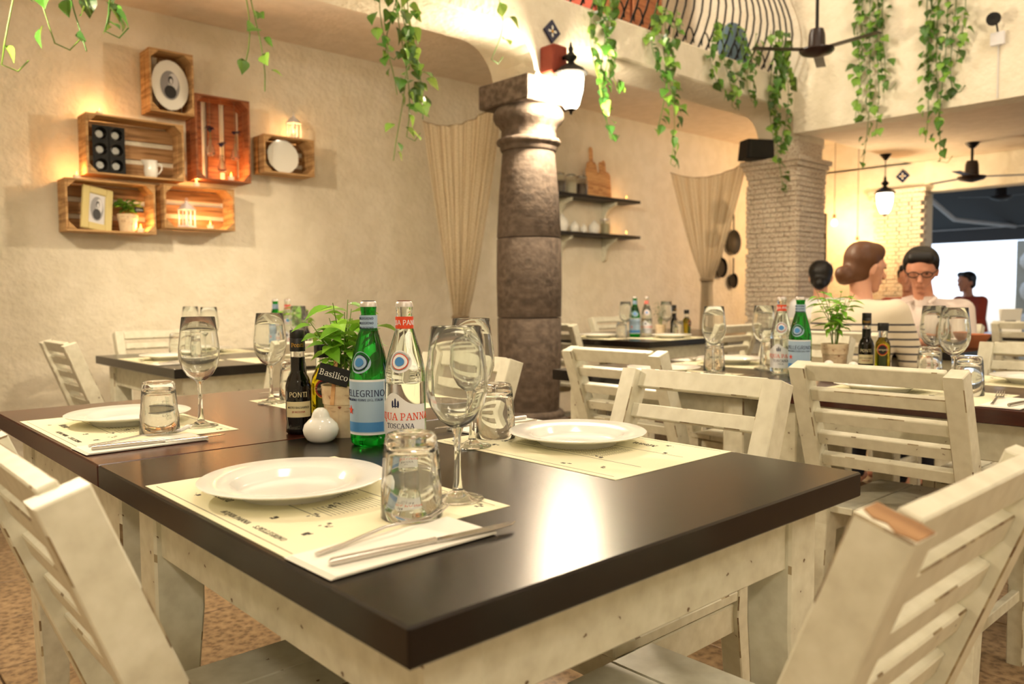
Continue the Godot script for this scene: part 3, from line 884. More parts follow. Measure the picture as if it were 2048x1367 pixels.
	var sq := func(a: float, y: float) -> float: return 1.0 + (0.16 * pow(absf(sin(2.0 * a)), 2.0) if y < 0.115 else 0.0)
	st = S()
	lathe(st, [V(0, 0), V(0.022, 0), V(0.0245, 0.004), V(0.0245, 0.1), V(0.022, 0.114), V(0.016, 0.126), V(0.0145, 0.132), V(0, 0.133)], 36, Vector3.ZERO, sq)
	obj("glass_body", st, M.oil_glass, t)
	obj("glass_neck", turned([V(0, 0.133), V(0.0145, 0.133), V(0.0145, 0.155), V(0, 0.156)], 24), M.glass, t)
	obj("cap", turned([V(0, 0.154), V(0.0175, 0.154), V(0.0178, 0.158), V(0.0172, 0.162), V(0.0178, 0.166), V(0.0178, 0.178), V(0.0165, 0.181), V(0, 0.181)], 24), M.black, t)
	obj("front_label", label_sheet(0.0268, 0.02, 0.085, 0.62), M.leaf_olive, t)
	st = S()
	for q in [[0.021, 0.0262, M.gold], [0.019, 0.0268, M.red_label], [0.0155, 0.0274, M.label_black]]:
		st = S()
		var ov := PackedVector2Array()
		for k in 20: ov.append(Vector2(cos(TAU * k / 20) * q[0] * 0.85, sin(TAU * k / 20) * q[0]))
		prism(st, ov, q[1], q[1] + 0.0006)
		obj("oval_badge", st, q[2], t, Vector3(0, 0.09, 0))
	mesh_node("lettering", letters("Carapelli", 0.0085, 0.0, "Droid Serif"), M.label_cream, t, Vector3(0, 0.09, 0.0284))
	# salt shaker
	t = keep("salt_shaker", thing("salt_shaker", "", "shaker"))
	obj("body", turned([V(0, 0), V(0.02, 0), V(0.027, 0.005), V(0.0325, 0.014), V(0.0345, 0.024), V(0.0315, 0.034), V(0.023, 0.043), V(0.018, 0.047), V(0.0172, 0.05), V(0.0155, 0.056), V(0.012, 0.062), V(0.006, 0.066), V(0, 0.0665)], 40), M.porcelain, t)
	for a in 3: obj("hole", turned([V(0, 0), V(0.0014, 0), V(0.0014, 0.0006), V(0, 0.0008)], 8), M.black, t, Vector3(cos(a * 2.1) * 0.004, 0.0655, sin(a * 2.1) * 0.004))
func bottle_top(t: Node3D, m: Material) -> void:
	var st := S()
	var crimp := func(a: float, y: float) -> float: return 1.0 + (0.04 * sin(a * 21.0) if y < 0.266 else 0.0)
	lathe(st, [V(0.0135, 0.262), V(0.0163, 0.262), V(0.0158, 0.267), V(0.0145, 0.271), V(0.012, 0.2725), V(0, 0.273)], 84, Vector3.ZERO, crimp)
	var c := obj("crown_cap", st, M.cap_metal, t)
	obj("cap_print", turned([V(0, 0.2728), V(0.0125, 0.2726), V(0.0125, 0.2734), V(0, 0.2736)], 24), m, c)
func medallion(t: Node3D, r: float, y: float, back: Material, ring: Material) -> void:
	# rounded badge lying on the sloping shoulder
	var holder := Basis(Vector3.RIGHT, -0.2)
	var pg := PackedVector2Array()
	for k in 24:
		var a := TAU * k / 24.0
		pg.append(Vector2(cos(a) * 0.0185 * (1.0 + 0.25 * maxf(0.0, cos(a))), sin(a) * 0.021))
	for q in [[1.0, 0.0, back], [0.72, 0.0008, ring], [0.64, 0.0014, back], [0.4, 0.002, M.label_sky]]:
		var st := S()
		var p2 := PackedVector2Array()
		for v in pg: p2.append(v * q[0])
		var xf := Transform3D(holder, Vector3(0, 0, 0))
		prism(st, p2, q[1], q[1] + 0.0008, 0.0, 0.0, xf)
		# bend round the bottle
		var me := st.commit()
		var arr := me.surface_get_arrays(0)
		var v3: PackedVector3Array = arr[Mesh.ARRAY_VERTEX]
		for k in v3.size():
			var a := v3[k].x / r
			var rr := r + v3[k].z - 0.0005
			v3[k] = Vector3(sin(a) * rr, v3[k].y, cos(a) * rr)
		arr[Mesh.ARRAY_VERTEX] = v3
		var am := ArrayMesh.new()
		am.add_surface_from_arrays(Mesh.PRIMITIVE_TRIANGLES, arr)
		mesh_node("shoulder_badge", am, q[2], t, Vector3(0, y, 0))
# one place setting; c = middle of the mat, turn = heading of the sitter (0: looks along +x)
func setting(c: Vector2, turn: float, who: String, plate := Vector2(-0.016, -0.04), tumb := Vector2(0.035, 0.18), wine := Vector2(0.13, 0.155), skip := []) -> void:
	var a := deg_to_rad(turn)
	var at := func(p: Vector2, y: float) -> Vector3: return Vector3(c.x, TABLE_Y + y, c.y) + Vector3(p.x, 0, p.y).rotated(Vector3.UP, a)
	if not "mat" in skip: place("placemat", at.call(Vector2.ZERO, 0.0), a, "printed cream paper placemat " + who, "paper placemats")
	if not "plate" in skip: place("plate", at.call(plate, 0.0011), a, "white dinner plate " + who, "white dinner plates")
	if not "napkin" in skip:
		place("napkin", at.call(Vector2(-0.05, 0.268), 0.001), a + 0.02, "folded white paper napkin " + who, "paper napkins")
		place("fork", at.call(Vector2(-0.04, 0.232), 0.004), a + 0.19, "steel fork on the napkin " + who, "forks")
		place("knife", at.call(Vector2(-0.03, 0.3), 0.0042), a - 0.1, "steel table knife on the napkin " + who, "knives")
	if not "tumbler" in skip: place("tumbler", at.call(tumb, 0.0011), a, "upturned fluted water tumbler " + who, "upturned tumblers")
	if not "wine" in skip: place("wine_glass", at.call(wine, 0.0011), a, "empty stemmed wine glass " + who, "wine glasses")
# round leaf blades on stems in a pot
func leaf_mesh(l: float, w: float, curl: float) -> Mesh:
	var st := S()
	var out := [0.0, 0.55, 0.95, 1.0, 0.75, 0.35, 0.0]
	for k in 6:
		for s in [-1.0, 1.0]:
			var p := []
			for q in [[k, 0.0], [k + 1, 0.0], [k + 1, 1.0], [k, 1.0]]:
				var f: float = q[0] / 6.0
				var ww: float = w * 0.5 * out[q[0]] * q[1]
				p.append(Vector3(s * ww, -curl * l * f * f + ww * 0.35, l * f))
			var n: Vector3 = (p[1] - p[0]).cross(p[3] - p[0]).normalized()
			if n.y < 0.0: n = -n
			quad(st, p[0], p[1], p[2], p[3], n)
	return st.commit()
func herb(t: Node3D, at: Vector3, h: float, spread: float, stems: int, leaves: int, ll: float, mats: Array, seed_: int, narrow := 0.62) -> void:
	rng.seed = seed_
	var meshes := []
	for k in 3: meshes.append(leaf_mesh(ll * (0.75 + 0.2 * k), ll * (0.75 + 0.2 * k) * narrow, 0.35))
	for s in stems:
		var a := TAU * s / stems + rng.randf_range(-0.4, 0.4)
		var out := rng.randf_range(0.25, 1.0) * spread
		var hh := h * rng.randf_range(0.6, 1.0)
		var tip := at + Vector3(cos(a) * out, hh, sin(a) * out)
		var mid := at + Vector3(cos(a) * out * 0.35, hh * 0.55, sin(a) * out * 0.35)
		obj("stem", tubed([at + Vector3(cos(a), 0, sin(a)) * 0.008, mid, tip], [0.0018, 0.0014, 0.0008], 5), M.stem, t)
		for k in leaves:
			var f := 0.3 + 0.7 * (k + 0.5) / leaves
			var p := mid.lerp(tip, (f - 0.5) * 2.0) if f > 0.5 else at.lerp(mid, f * 2.0)
			var o := mesh_node("leaf", meshes[rng.randi() % 3], mats[rng.randi() % mats.size()], t, p)
			o.rotation = Vector3(rng.randf_range(-0.5, 0.35), a + k * 2.4 + rng.randf_range(-0.5, 0.5), rng.randf_range(-0.3, 0.3))
func herb_pot(at: Vector3, label: String, h: float, seed_: int, sign_text := "", leaf := 0.05, narrow := 0.62, sign_turn := 0.0) -> void:
	var t := thing("herb_pot", label, "potted plant", at)
	obj("pot", turned([V(0, 0), V(0.036, 0), V(0.038, 0.003), V(0.0425, 0.066), V(0.0445, 0.067), V(0.0475, 0.104), V(0.045, 0.104), V(0.0425, 0.085), V(0, 0.085)], 32), M.birch, t)
	obj("soil", turned([V(0, 0.09), V(0.042, 0.088), V(0.042, 0.09), V(0, 0.096)], 20), M.soil, t)
	herb(t, Vector3(0, 0.09, 0), h, 0.09, 11, 7, leaf, [M.leaf_basil, M.leaf_bright], seed_, narrow)
	if sign_text:
		var b := obj("sign", boxed(Vector3.ZERO, Vector3(0.062, 0.034, 0.003), 0.001), M.matte_black, t, Vector3(-0.044, 0.128, 0.034))
		b.rotation = Vector3(-0.1, sign_turn, -0.3)
		mesh_node("lettering", letters(sign_text, 0.0155, 0.0, "Droid Serif", true), M.chalk, b, Vector3(0, 0.0, 0.0018))
		var pk := obj("stake", boxed(Vector3(0, 0.0, -0.003), Vector3(0.008, 0.1, 0.002), 0.0005), M.board_wood, t, Vector3(-0.04, 0.118, 0.028))
		pk.rotation = Vector3(-0.1, sign_turn, -0.1)
func build_ware() -> void:
	make_ware()
	setting(V(0.547, -1.01), 0, "at the open side of the black table")
	setting(V(1.0815, -1.01), 180, "before the wide slatted chair", V(-0.028, 0.023), V(0.047, 0.174), V(0.142, 0.132))
	setting(V(0.548, -1.872), 0, "at the open side of the reddish table", V(0.02, -0.04), V(0.02, 0.16), V(0.115, 0.136))
	setting(V(1.085, -1.85), 180, "on the far side of the reddish table", V(-0.02, 0.0), V(0.052, 0.178), V(0.136, 0.142))
	setting(V(1.3, -3.75), 0, "at the free end of the wall table", V(0, 0), V(0.05, 0.16), V(0.135, 0.122))
	setting(V(1.72, -3.42), 90, "on the wall table before the cream chair", V(0, 0), V(0.05, 0.16), V(0.135, 0.122))
	setting(V(1.6, -4.1), 270, "on the wall table along the plaster wall", V(0, 0), V(0.05, 0.16), V(0.135, 0.122), ["napkin"])
	setting(V(2.335, -1.75), 0, "on the dark table near the stone column", V(0, 0), V(0.2, 0.08), V(0.12, 0.13))
	setting(V(2.86, -1.75), 180, "across the dark table near the column", V(0, 0.06), V(0.05, -0.15), V(0.135, -0.17))
	setting(V(2.335, -0.9), 0, "before the chair at the reddish basil table", V(0.0, -0.08), V(0.07, 0.13), V(0.16, 0.06))
	setting(V(2.86, -0.72), 180, "before the greyish chair", V(0, 0), V(0.13, 0.27), V(0.02, 0.30), ["napkin"])
	setting(V(4.02, -3.55), 0, "on the shelf table beside the stone column", V(0, 0), V(0.05, 0.16), V(0.135, 0.122), ["napkin"])
	setting(V(4.3, -3.16), 90, "on the shelf table before the turned chair", V(0, 0), V(0.05, 0.14), V(0.135, 0.122), ["napkin"])
	# centre of the black table
	place("green_bottle", Vector3(0.822, TABLE_Y, -1.306), -1.15, "green glass water bottle with a blue label beside the basil pot", "green water bottles")
	place("clear_bottle", Vector3(0.846, TABLE_Y, -1.222), -0.92, "clear glass water bottle with an orange neck label beside the basil pot", "clear water bottles")
	place("vinegar_bottle", Vector3(0.78, TABLE_Y, -1.512), -0.5, "black balsamic vinegar bottle on the black table", "vinegar bottles")
	place("oil_bottle", Vector3(0.84, TABLE_Y, -1.517), -0.5, "yellow olive oil bottle with an oval badge on the black table", "olive oil bottles")
	herb_pot(Vector3(0.836, TABLE_Y, -1.422), "basil in a birch bark pot with a chalked name sign", 0.19, 5, "Basilico", 0.055, 0.62, -0.6)
	place("salt_shaker", Vector3(0.764, TABLE_Y, -1.392), 0, "white porcelain salt shaker beside the birch pot on the black table", "salt shakers")
	# centre of the tables behind
	place("clear_bottle", Vector3(2.63, TABLE_Y, -1.455), -1.1, "clear water bottle with a blue tint before the woman in stripes", "clear water bottles")
	place("green_bottle", Vector3(2.57, TABLE_Y, -1.352), -1.4, "green water bottle before the woman in stripes", "green water bottles")
	herb_pot(Vector3(2.78, TABLE_Y, -1.33), "bright feathery herb in a pale pot before the woman in stripes", 0.21, 9, "", 0.06, 0.34)
	place("vinegar_bottle", Vector3(2.82, TABLE_Y, -1.235), -1.2, "black vinegar bottle before the woman in stripes", "vinegar bottles")
	place("oil_bottle", Vector3(2.79, TABLE_Y, -1.165), -1.2, "yellow olive oil bottle before the woman in stripes", "olive oil bottles")
	place("salt_shaker", Vector3(2.5, TABLE_Y, -1.215), 0, "white salt shaker before the green bottle on the reddish table", "salt shakers")
	place("salt_shaker", Vector3(2.5, TABLE_Y, -1.135), 0, "white pepper shaker next to a twin on the reddish table", "salt shakers")
	# wall table
	place("green_bottle", Vector3(1.93, TABLE_Y, -3.98), -0.5, "green water bottle on the wall table", "green water bottles")
	place("clear_bottle", Vector3(1.95, TABLE_Y, -3.88), -0.5, "clear water bottle on the wall table", "clear water bottles")
	herb_pot(Vector3(1.93, TABLE_Y, -3.72), "basil pot on the wall table", 0.14, 12, "", 0.05)
	place("vinegar_bottle", Vector3(1.9, TABLE_Y, -3.6), 0, "black vinegar bottle on the wall table", "vinegar bottles")
	# shelf table
	place("green_bottle", Vector3(4.28, TABLE_Y, -3.45), -0.9, "green water bottle on the shelf table", "green water bottles")
	place("clear_bottle", Vector3(4.42, TABLE_Y, -3.46), -0.9, "clear water bottle on the shelf table", "clear water bottles")
	place("vinegar_bottle", Vector3(4.52, TABLE_Y, -3.3), 0, "black vinegar bottle on the shelf table", "vinegar bottles")
	place("oil_bottle", Vector3(4.55, TABLE_Y, -3.22), 0, "olive oil bottle on the shelf table", "olive oil bottles")
	var t := thing("rosemary_pot", "dark rosemary sprigs in a pot on the shelf table", "potted plant", Vector3(4.47, TABLE_Y, -3.38))
	obj("pot", turned([V(0, 0), V(0.03, 0), V(0.036, 0.08), V(0.033, 0.08), V(0, 0.07)], 20), M.birch, t)
	herb(t, Vector3(0, 0.07, 0), 0.17, 0.05, 7, 9, 0.035, [M.leaf_olive, M.leaf_dark], 31, 0.2)
	# on the diners' table
	place("oil_bottle", Vector3(4.3, TABLE_Y, -1.5), -0.9, "olive oil bottle on the table between the diners", "olive oil bottles")
	var bw := thing("bread_bowl", "terracotta coloured bowl on the table between the diners", "bowl", Vector3(4.55, TABLE_Y, -1.45))
	obj("bowl", turned([V(0, 0), V(0.045, 0), V(0.085, 0.055), V(0.09, 0.07), V(0.086, 0.07), V(0.04, 0.008), V(0, 0.008)], 28), mat("clay", Color(0.70, 0.42, 0.27), 0.7), bw)
	for k in 2:
		var mc := thing("menu_card", "white folded menu card on the terrace table, %s" % ["nearer the wall with bulbs", "next to its twin"][k], "card", Vector3(6.25 + k * 0.25, TABLE_Y, -1.75 + k * 0.12), -0.9, "standing menu cards")
		for s in [-1.0, 1.0]:
			var o := obj("panel", boxed(Vector3(0, 0.09, 0), Vector3(0.13, 0.18, 0.003)), M.napkin, mc, Vector3(0, 0, s * 0.028))
			o.rotation.x = -s * 0.3
			if s > 0: obj("picture", boxed(Vector3(0, 0.1, 0.0022), Vector3(0.07, 0.06, 0.0012)), M.photo_dark, o)
# ---------------------------------------------------------------- wall decoration
func crate(lo: Vector2, hi: Vector2, m: Material, upright: bool, label: String) -> void:
	var c := (lo + hi) * 0.5
	var w := hi.x - lo.x
	var h := hi.y - lo.y
	var t := thing("wooden_crate", label, "crate", Vector3(c.x, c.y, -5.0), 0, "crates hung on the plaster wall")
	var d := 0.18
	rng.seed = int(c.x * 977)
	# back slats, seen from the front through the open crate
	var n := 3
	for k in n:
		var f := (k + 0.5) / n - 0.5
		if upright: obj("back_slat", boxed(Vector3(f * w * 0.98, 0, 0.012), Vector3(w / n - 0.035, h - 0.01, 0.01), 0.002), M.crate_slat if m != M.crate_red else m, t)
		else: obj("back_slat", boxed(Vector3(0, f * h * 0.98, 0.012), Vector3(w - 0.01, h / n - 0.03, 0.01), 0.002), M.crate_slat if m != M.crate_red else m, t)
	for s in [-1.0, 1.0]:
		# long walls: two boards each, end walls: two boards each
		for k in 2:
			var z := 0.055 + k * 0.083
			obj("wall_board", boxed(Vector3(0, s * (h * 0.5 - 0.005), z), Vector3(w, 0.01, 0.076), 0.002), m, t)
			obj("end_board", boxed(Vector3(s * (w * 0.5 - 0.006), 0, z), Vector3(0.012, h - 0.02, 0.074), 0.002), m, t)
		for r in [-1.0, 1.0]:
			var st := S()
			prism(st, PackedVector2Array([V(0, 0), V(0.042, 0), V(0, 0.042)]), 0.02, d - 0.002, 0.002, 0.0, Transform3D(Basis.from_scale(Vector3(-s, -r, 1)), Vector3(s * (w * 0.5 - 0.012), r * (h * 0.5 - 0.011), 0)))
			obj("corner_block", st, m, t)
func tea_light(at: Vector3, label: String, power := 0.032) -> void:
	var t := thing("tea_light", label, "candle", at, 0, "lit tea lights")
	obj("cup", turned([V(0, 0), V(0.017, 0), V(0.019, 0.022), V(0.0175, 0.022), V(0, 0.004)], 18), M.wax, t)
	obj("flame", turned([V(0, 0.018), V(0.005, 0.024), V(0.0045, 0.032), V(0.0015, 0.044), V(0, 0.05)], 10), M.candle_flame, t)
	lamp(t, Vector3(0, 0.035, 0.0), Color(1.0, 0.70, 0.40), power, 0.01)
func small_lantern(at: Vector3, label: String) -> void:
	var t := thing("candle_lantern", label, "lantern", at, 0.5, "white metal candle lanterns")
	obj("base", boxed(Vector3(0, 0.006, 0), Vector3(0.075, 0.012, 0.075), 0.002), M.white_metal, t)
	for s in [-1.0, 1.0]:
		for r in [-1.0, 1.0]: obj("corner_bar", boxed(Vector3(s * 0.032, 0.058, r * 0.032), Vector3(0.007, 0.095, 0.007), 0.001), M.white_metal, t)
		obj("glazing_bar", boxed(Vector3(s * 0.032, 0.058, 0), Vector3(0.004, 0.095, 0.004)), M.white_metal, t)
		obj("glazing_bar", boxed(Vector3(0, 0.058, s * 0.032), Vector3(0.004, 0.095, 0.004)), M.white_metal, t)
	var st := S()
	lathe(st, [V(0.05, 0.104), V(0.054, 0.106), V(0.022, 0.142), V(0.012, 0.146), V(0.01, 0.155), V(0, 0.16)], 4, Vector3.ZERO, null, PI / 4, TAU + PI / 4, 0.99)
	obj("roof", st, M.white_metal, t)
	var ring := []
	for k in 9: ring.append(Vector3(cos(TAU * k / 8) * 0.009, 0.167 + sin(TAU * k / 8) * 0.009, 0))
	obj("ring", tubed(ring, 0.0015, 5), M.white_metal, t)
	obj("candle", turned([V(0, 0.012), V(0.014, 0.012), V(0.014, 0.04), V(0, 0.041)], 14), M.wax, t)
	obj("flame", turned([V(0, 0.04), V(0.005, 0.046), V(0.004, 0.056), V(0, 0.07)], 10), M.candle_flame, t)
	lamp(t, Vector3(0, 0.056, 0), Color(1.0, 0.72, 0.42), 0.022, 0.01)
func portrait(o: Node3D, w: float, h: float, z: float) -> void:
	# plain grey print with soft shapes of a seated figure
	var ov := func(sx: float, sy: float) -> PackedVector2Array:
		var p := PackedVector2Array()
		for k in 24: p.append(Vector2(cos(TAU * k / 24) * sx, sin(TAU * k / 24) * sy))
		return p
	for q in [[0.0, 0.0, 1.0, 1.0, M.photo_grey, 0.0], [0.35, 0.25, 0.5, 0.6, M.photo_light, 0.0006], [0.0, -0.45, 0.62, 0.45, M.photo_dark, 0.001], [0.1, 0.35, 0.25, 0.3, M.photo_dark, 0.0012], [0.12, 0.28, 0.15, 0.2, M.photo_light, 0.0016]]:
		var st := S()
		prism(st, ov.call(w * q[2], h * q[3]), z + q[5], z + q[5] + 0.0006, 0.0, 0.0, Transform3D(Basis.IDENTITY, Vector3(w * q[0], h * q[1], 0)))
		obj("picture", st, q[4], o)
func build_wall_decor() -> void:
	crate(V(1.605, 2.118), V(1.858, 2.477), M.crate_wood, true, "upright wooden crate holding the oval plate with a portrait")
	crate(V(1.262, 1.729), V(1.79, 2.059), M.crate_wood, false, "wide wooden crate holding a muffin tin and a white jug")
	crate(V(1.86, 1.755), V(2.2, 2.26), M.crate_red, true, "upright reddish crate with hanging flower vials")
	crate(V(2.289, 1.837), V(2.642, 2.077), M.crate_wood, false, "small wooden crate with a white scalloped plate")
	crate(V(1.148, 1.41), V(1.618, 1.696), M.crate_wood, false, "wide wooden crate with a gilt photo frame and a herb pot")
	crate(V(1.665, 1.452), V(2.089, 1.709), M.crate_wood, false, "low wooden crate holding a white candle lantern")
	var zf := -4.88
	# oval plate with a picture
	var t := thing("portrait_plate", "oval cream plate with a black and white portrait inside the upright crate", "plate", Vector3(1.737, 2.29, zf))
	t.rotation = Vector3(-0.08, 0, 0)
	var st := S()
	lathe(st, [V(0, -0.008), V(0.07, -0.006), V(0.118, 0.004), V(0.12, 0.008), V(0.116, 0.01), V(0.075, 0.003), V(0, 0.002)], 40)
	var o := obj("dish", st, M.porcelain, t)
	o.rotation.x = PI / 2
	o.scale = Vector3(0.88, 1, 1.22)
	portrait(t, 0.056, 0.086, 0.004)
	# muffin tin leaning in the wide crate
	t = thing("muffin_tin", "dark muffin tin with six cups leaning in the wide crate", "baking tin", Vector3(1.405, 1.885, -4.93))
	st = S()
	for r in 3:
		for k in 2:
			var mc := Vector3(-0.042 + k * 0.084, -0.087 + r * 0.087, 0.006)
			for g in 24:
				var q := []
				for w in [[g, 0.036], [g + 1, 0.036], [g + 1, 0.0], [g, 0.0]]:
					var an: float = TAU * w[0] / 24.0
					var dv := Vector2(cos(an), sin(an))
					var rr: float = w[1] if w[1] > 0.0 else 0.044 / maxf(absf(dv.x), absf(dv.y))
					q.append(mc + Vector3(dv.x, dv.y, 0) * rr)
				quad(st, q[0], q[1], q[2], q[3], Vector3.BACK)
	obj("plate", st, M.tin_dark, t)
	for r in 3:
		for k in 2:
			var cup := S()
			lathe(cup, [V(0, -0.03), V(0.024, -0.03), V(0.034, 0.004), V(0.036, 0.005), V(0.0335, 0.0055), V(0.0225, -0.028), V(0, -0.028)], 20)
			o = obj("cup", cup, M.tin_dark, t, Vector3(-0.042 + k * 0.084, -0.087 + r * 0.087, 0.003))
			o.rotation.x = PI / 2
			var ci := obj("cup_bottom", turned([V(0, 0), V(0.02, 0), V(0.02, 0.001), V(0, 0.001)], 16), M.tin_inside, o, Vector3(0, -0.0275, 0))
			ci.rotation.y = 0.1
	t = thing("milk_jug", "white porcelain jug in the wide crate", "jug", Vector3(1.615, 1.74, zf))
	st = S()
	lathe(st, [V(0, 0), V(0.026, 0), V(0.034, 0.012), V(0.038, 0.04), V(0.036, 0.07), V(0.034, 0.088), V(0.037, 0.1), V(0.034, 0.1), V(0.031, 0.085), V(0, 0.02)], 26, Vector3.ZERO, func(a: float, y: float) -> float: return 1.0 + (0.5 * pow(maxf(0.0, cos(a - PI)), 8.0) if y > 0.085 else 0.0))
	obj("body", st, M.porcelain, t)
	obj("handle", tubed([Vector3(0.033, 0.085, 0), Vector3(0.06, 0.08, 0), Vector3(0.062, 0.055, 0), Vector3(0.045, 0.03, 0), Vector3(0.035, 0.025, 0)], 0.0045, 7), M.porcelain, t)
	# hanging vials with violet flowers
	for q in [[1.96, 2.02, 0.0], [2.03, 1.93, 0.4], [2.115, 2.01, 0.9]]:
		t = thing("flower_vial", "hanging glass vial with a violet flower, %s" % {1.96: "next to the oval plate crate", 2.03: "lowest of the three", 2.115: "above the burning tea light"}[q[0]], "vase", Vector3(q[0], q[1] - 0.12, -4.86), q[2], "hanging flower vials")
		obj("vial", turned([V(0, 0), V(0.022, 0.002), V(0.027, 0.02), V(0.022, 0.05), V(0.01, 0.075), V(0.009, 0.1), V(0.011, 0.105), V(0.008, 0.105), V(0.0075, 0.075), V(0.02, 0.048), V(0.024, 0.02), V(0, 0.006)], 20), M.glass, t)
		obj("string", tubed([Vector3(0, 0.1, 0), Vector3(0, 2.25 - q[1] + 0.12, 0)], 0.0012, 4), M.cord, t)
		obj("flower_stem", tubed([Vector3(0, 0.02, 0), Vector3(0.004, 0.12, 0), Vector3(-0.006, 0.17, 0.01)], 0.0015, 5), M.stem, t)
		rng.seed = int(q[0] * 100)
		for k in 7:
			var pm := mesh_node("petal", leaf_mesh(0.034, 0.028, 0.4), M.violet, t, Vector3(-0.006, 0.17, 0.01))
			pm.rotation = Vector3(rng.randf_range(-1.0, 0.5), TAU * k / 7, 0)
	tea_light(Vector3(2.09, 1.77, -4.87), "tea light burning at the foot of the reddish crate", 0.06)
	tea_light(Vector3(1.355, 2.061, -4.9), "tea light burning on top of the wide crate with the muffin tin")
	tea_light(Vector3(1.225, 1.698, -4.89), "tea light burning on top of the crate with the gilt frame")
	tea_light(Vector3(1.87, 1.711, -4.86), "tea light burning on the low crate beside the reddish crate")
	tea_light(Vector3(1.955, 1.464, -4.88), "tea light burning in the low crate next to the lantern")
	tea_light(Vector3(1.545, 1.422, -4.87), "tea light burning beside the herb pot in the crate")
	small_lantern(Vector3(1.815, 1.464, -4.88), "white candle lantern inside the low crate")
	small_lantern(Vector3(2.537, 2.078, -4.9), "white candle lantern on top of the small crate")
	# scalloped plate
	t = thing("scalloped_plate", "white scalloped plate standing in the small crate", "plate", Vector3(2.447, 1.957, -4.89))
	st = S()
	lathe(st, [V(0, -0.006), V(0.07, -0.004), V(0.105, 0.004), V(0.106, 0.008), V(0.07, 0.002), V(0, 0.0)], 48, Vector3.ZERO, func(a: float, _y: float) -> float: return 1.0 + 0.03 * absf(sin(a * 4.0)))
	o = obj("dish", st, M.porcelain, t)
	o.rotation = Vector3(PI / 2 - 0.1, 0, 0)
	# gilt picture frame leaning
	t = thing("photo_frame", "gilt picture frame with a black and white portrait leaning in the crate", "picture frame", Vector3(1.305, 1.425, -4.86))
	t.rotation = Vector3(-0.15, 0.25, -0.16)
	for s in [-1.0, 1.0]:
		obj("frame_side", boxed(Vector3(s * 0.066, 0.12, 0), Vector3(0.042, 0.25, 0.016), 0.005), M.gilt_frame, t)
		obj("frame_side", boxed(Vector3(0, 0.12 + s * 0.104, 0), Vector3(0.1, 0.042, 0.016), 0.005), M.gilt_frame, t)
	obj("backing", boxed(Vector3(0, 0.12, -0.004), Vector3(0.13, 0.22, 0.006)), M.photo_light, t)
	var pp := Node3D.new()
	pp.name = "print"
	t.add_child(pp)
	pp.position = Vector3(0, 0.12, 0)
	portrait(pp, 0.036, 0.07, 0.0)
	t = thing("crate_herb_pot", "small herb pot with a black name sign in the crate", "potted plant", Vector3(1.485, 1.422, -4.9))
	obj("pot", turned([V(0, 0), V(0.042, 0), V(0.05, 0.07), V(0.054, 0.072), V(0.056, 0.1), V(0.05, 0.1), V(0, 0.085)], 26), M.birch, t)
	herb(t, Vector3(0, 0.09, 0), 0.12, 0.085, 9, 6, 0.05, [M.leaf_vine, M.leaf_basil, M.leaf_vine_light], 44)
	var sg := obj("sign", boxed(Vector3(0.045, 0.125, 0.06), Vector3(0.05, 0.03, 0.003), 0.001), M.matte_black, t)
	mesh_node("lettering", letters("Anice", 0.014, 0.0, "Droid Serif", true), M.chalk, sg, Vector3(0.045, 0.125, 0.0622))
	# wall shelves
	for q in [[1.93, "upper"], [1.6, "lower"]]:
		t = thing("wall_shelf", "dark wooden wall shelf, the %s one of two behind the stone column" % q[1], "shelf", Vector3(5.42, q[0], -4.89), 0, "dark wall shelves")
		obj("board", boxed(Vector3(0, -0.014, 0), Vector3(1.2, 0.028, 0.21), 0.003), M.shelf_wood, t)
		for s in [-1.0, 1.0]:
			st = S()
			prism(st, PackedVector2Array([V(0, 0), V(0.17, 0), V(0.16, -0.03), V(0.09, -0.06), V(0.05, -0.11), V(0.03, -0.2), V(0, -0.22)]), -0.018, 0.018, 0.003, 0.0, Transform3D(Basis(Vector3.UP, -PI / 2), Vector3(s * 0.3, -0.028, -0.105)))
			obj("bracket", st, M.chair_paint, t)
	var names := ["berry red", "pale", "brown"]
	for k in 3:
		t = thing("storage_jar", "glass storage jar with %s preserves on the upper shelf" % names[k], "jar", Vector3(5.0 + k * 0.14, 1.93, -4.86), 0, "storage jars on the upper shelf")
		obj("contents", turned([V(0, 0.004), V(0.05, 0.004), V(0.052, 0.1), V(0, 0.102)], 22), [mat("jam", Color(0.16, 0.03, 0.03), 0.3), M.wax, mat("beans", Color(0.26, 0.13, 0.07), 0.5)][k], t)
		obj("glass_body", turned([V(0, 0), V(0.054, 0), V(0.056, 0.01), V(0.056, 0.12), V(0.042, 0.14), V(0.042, 0.15), V(0.04, 0.15), V(0.04, 0.138), V(0.054, 0.118), V(0.0535, 0.003), V(0, 0.003)], 26), M.glass, t)
		obj("lid", turned([V(0, 0.148), V(0.046, 0.148), V(0.047, 0.165), V(0.03, 0.175), V(0, 0.178)], 22), M.glass, t)
	for q in [[5.49, 0.46, 0.13, 0.02], [5.58, 0.33, 0.11, -0.03], [5.68, 0.36, 0.16, 0.05], [5.42, 0.38, 0.15, -0.08]]:
		t = thing("cutting_board", "wooden cutting board on the upper shelf, %s" % {0.46: "tallest of the four", 0.33: "shortest and narrow", 0.36: "broad, beside the tea light", 0.38: "behind the brown jar"}[q[1]], "cutting board", Vector3(q[0], 1.931, -4.9 - q[3] * 0.6), 0, "cutting boards")
		t.rotation.x = -0.07
		var hw: float = q[2] * 0.5
		var bh: float = q[1] * 0.7
		st = S()
		var pg := PackedVector2Array([V(-hw, 0), V(hw, 0), V(hw, bh * 0.9), V(hw * 0.75, bh)])
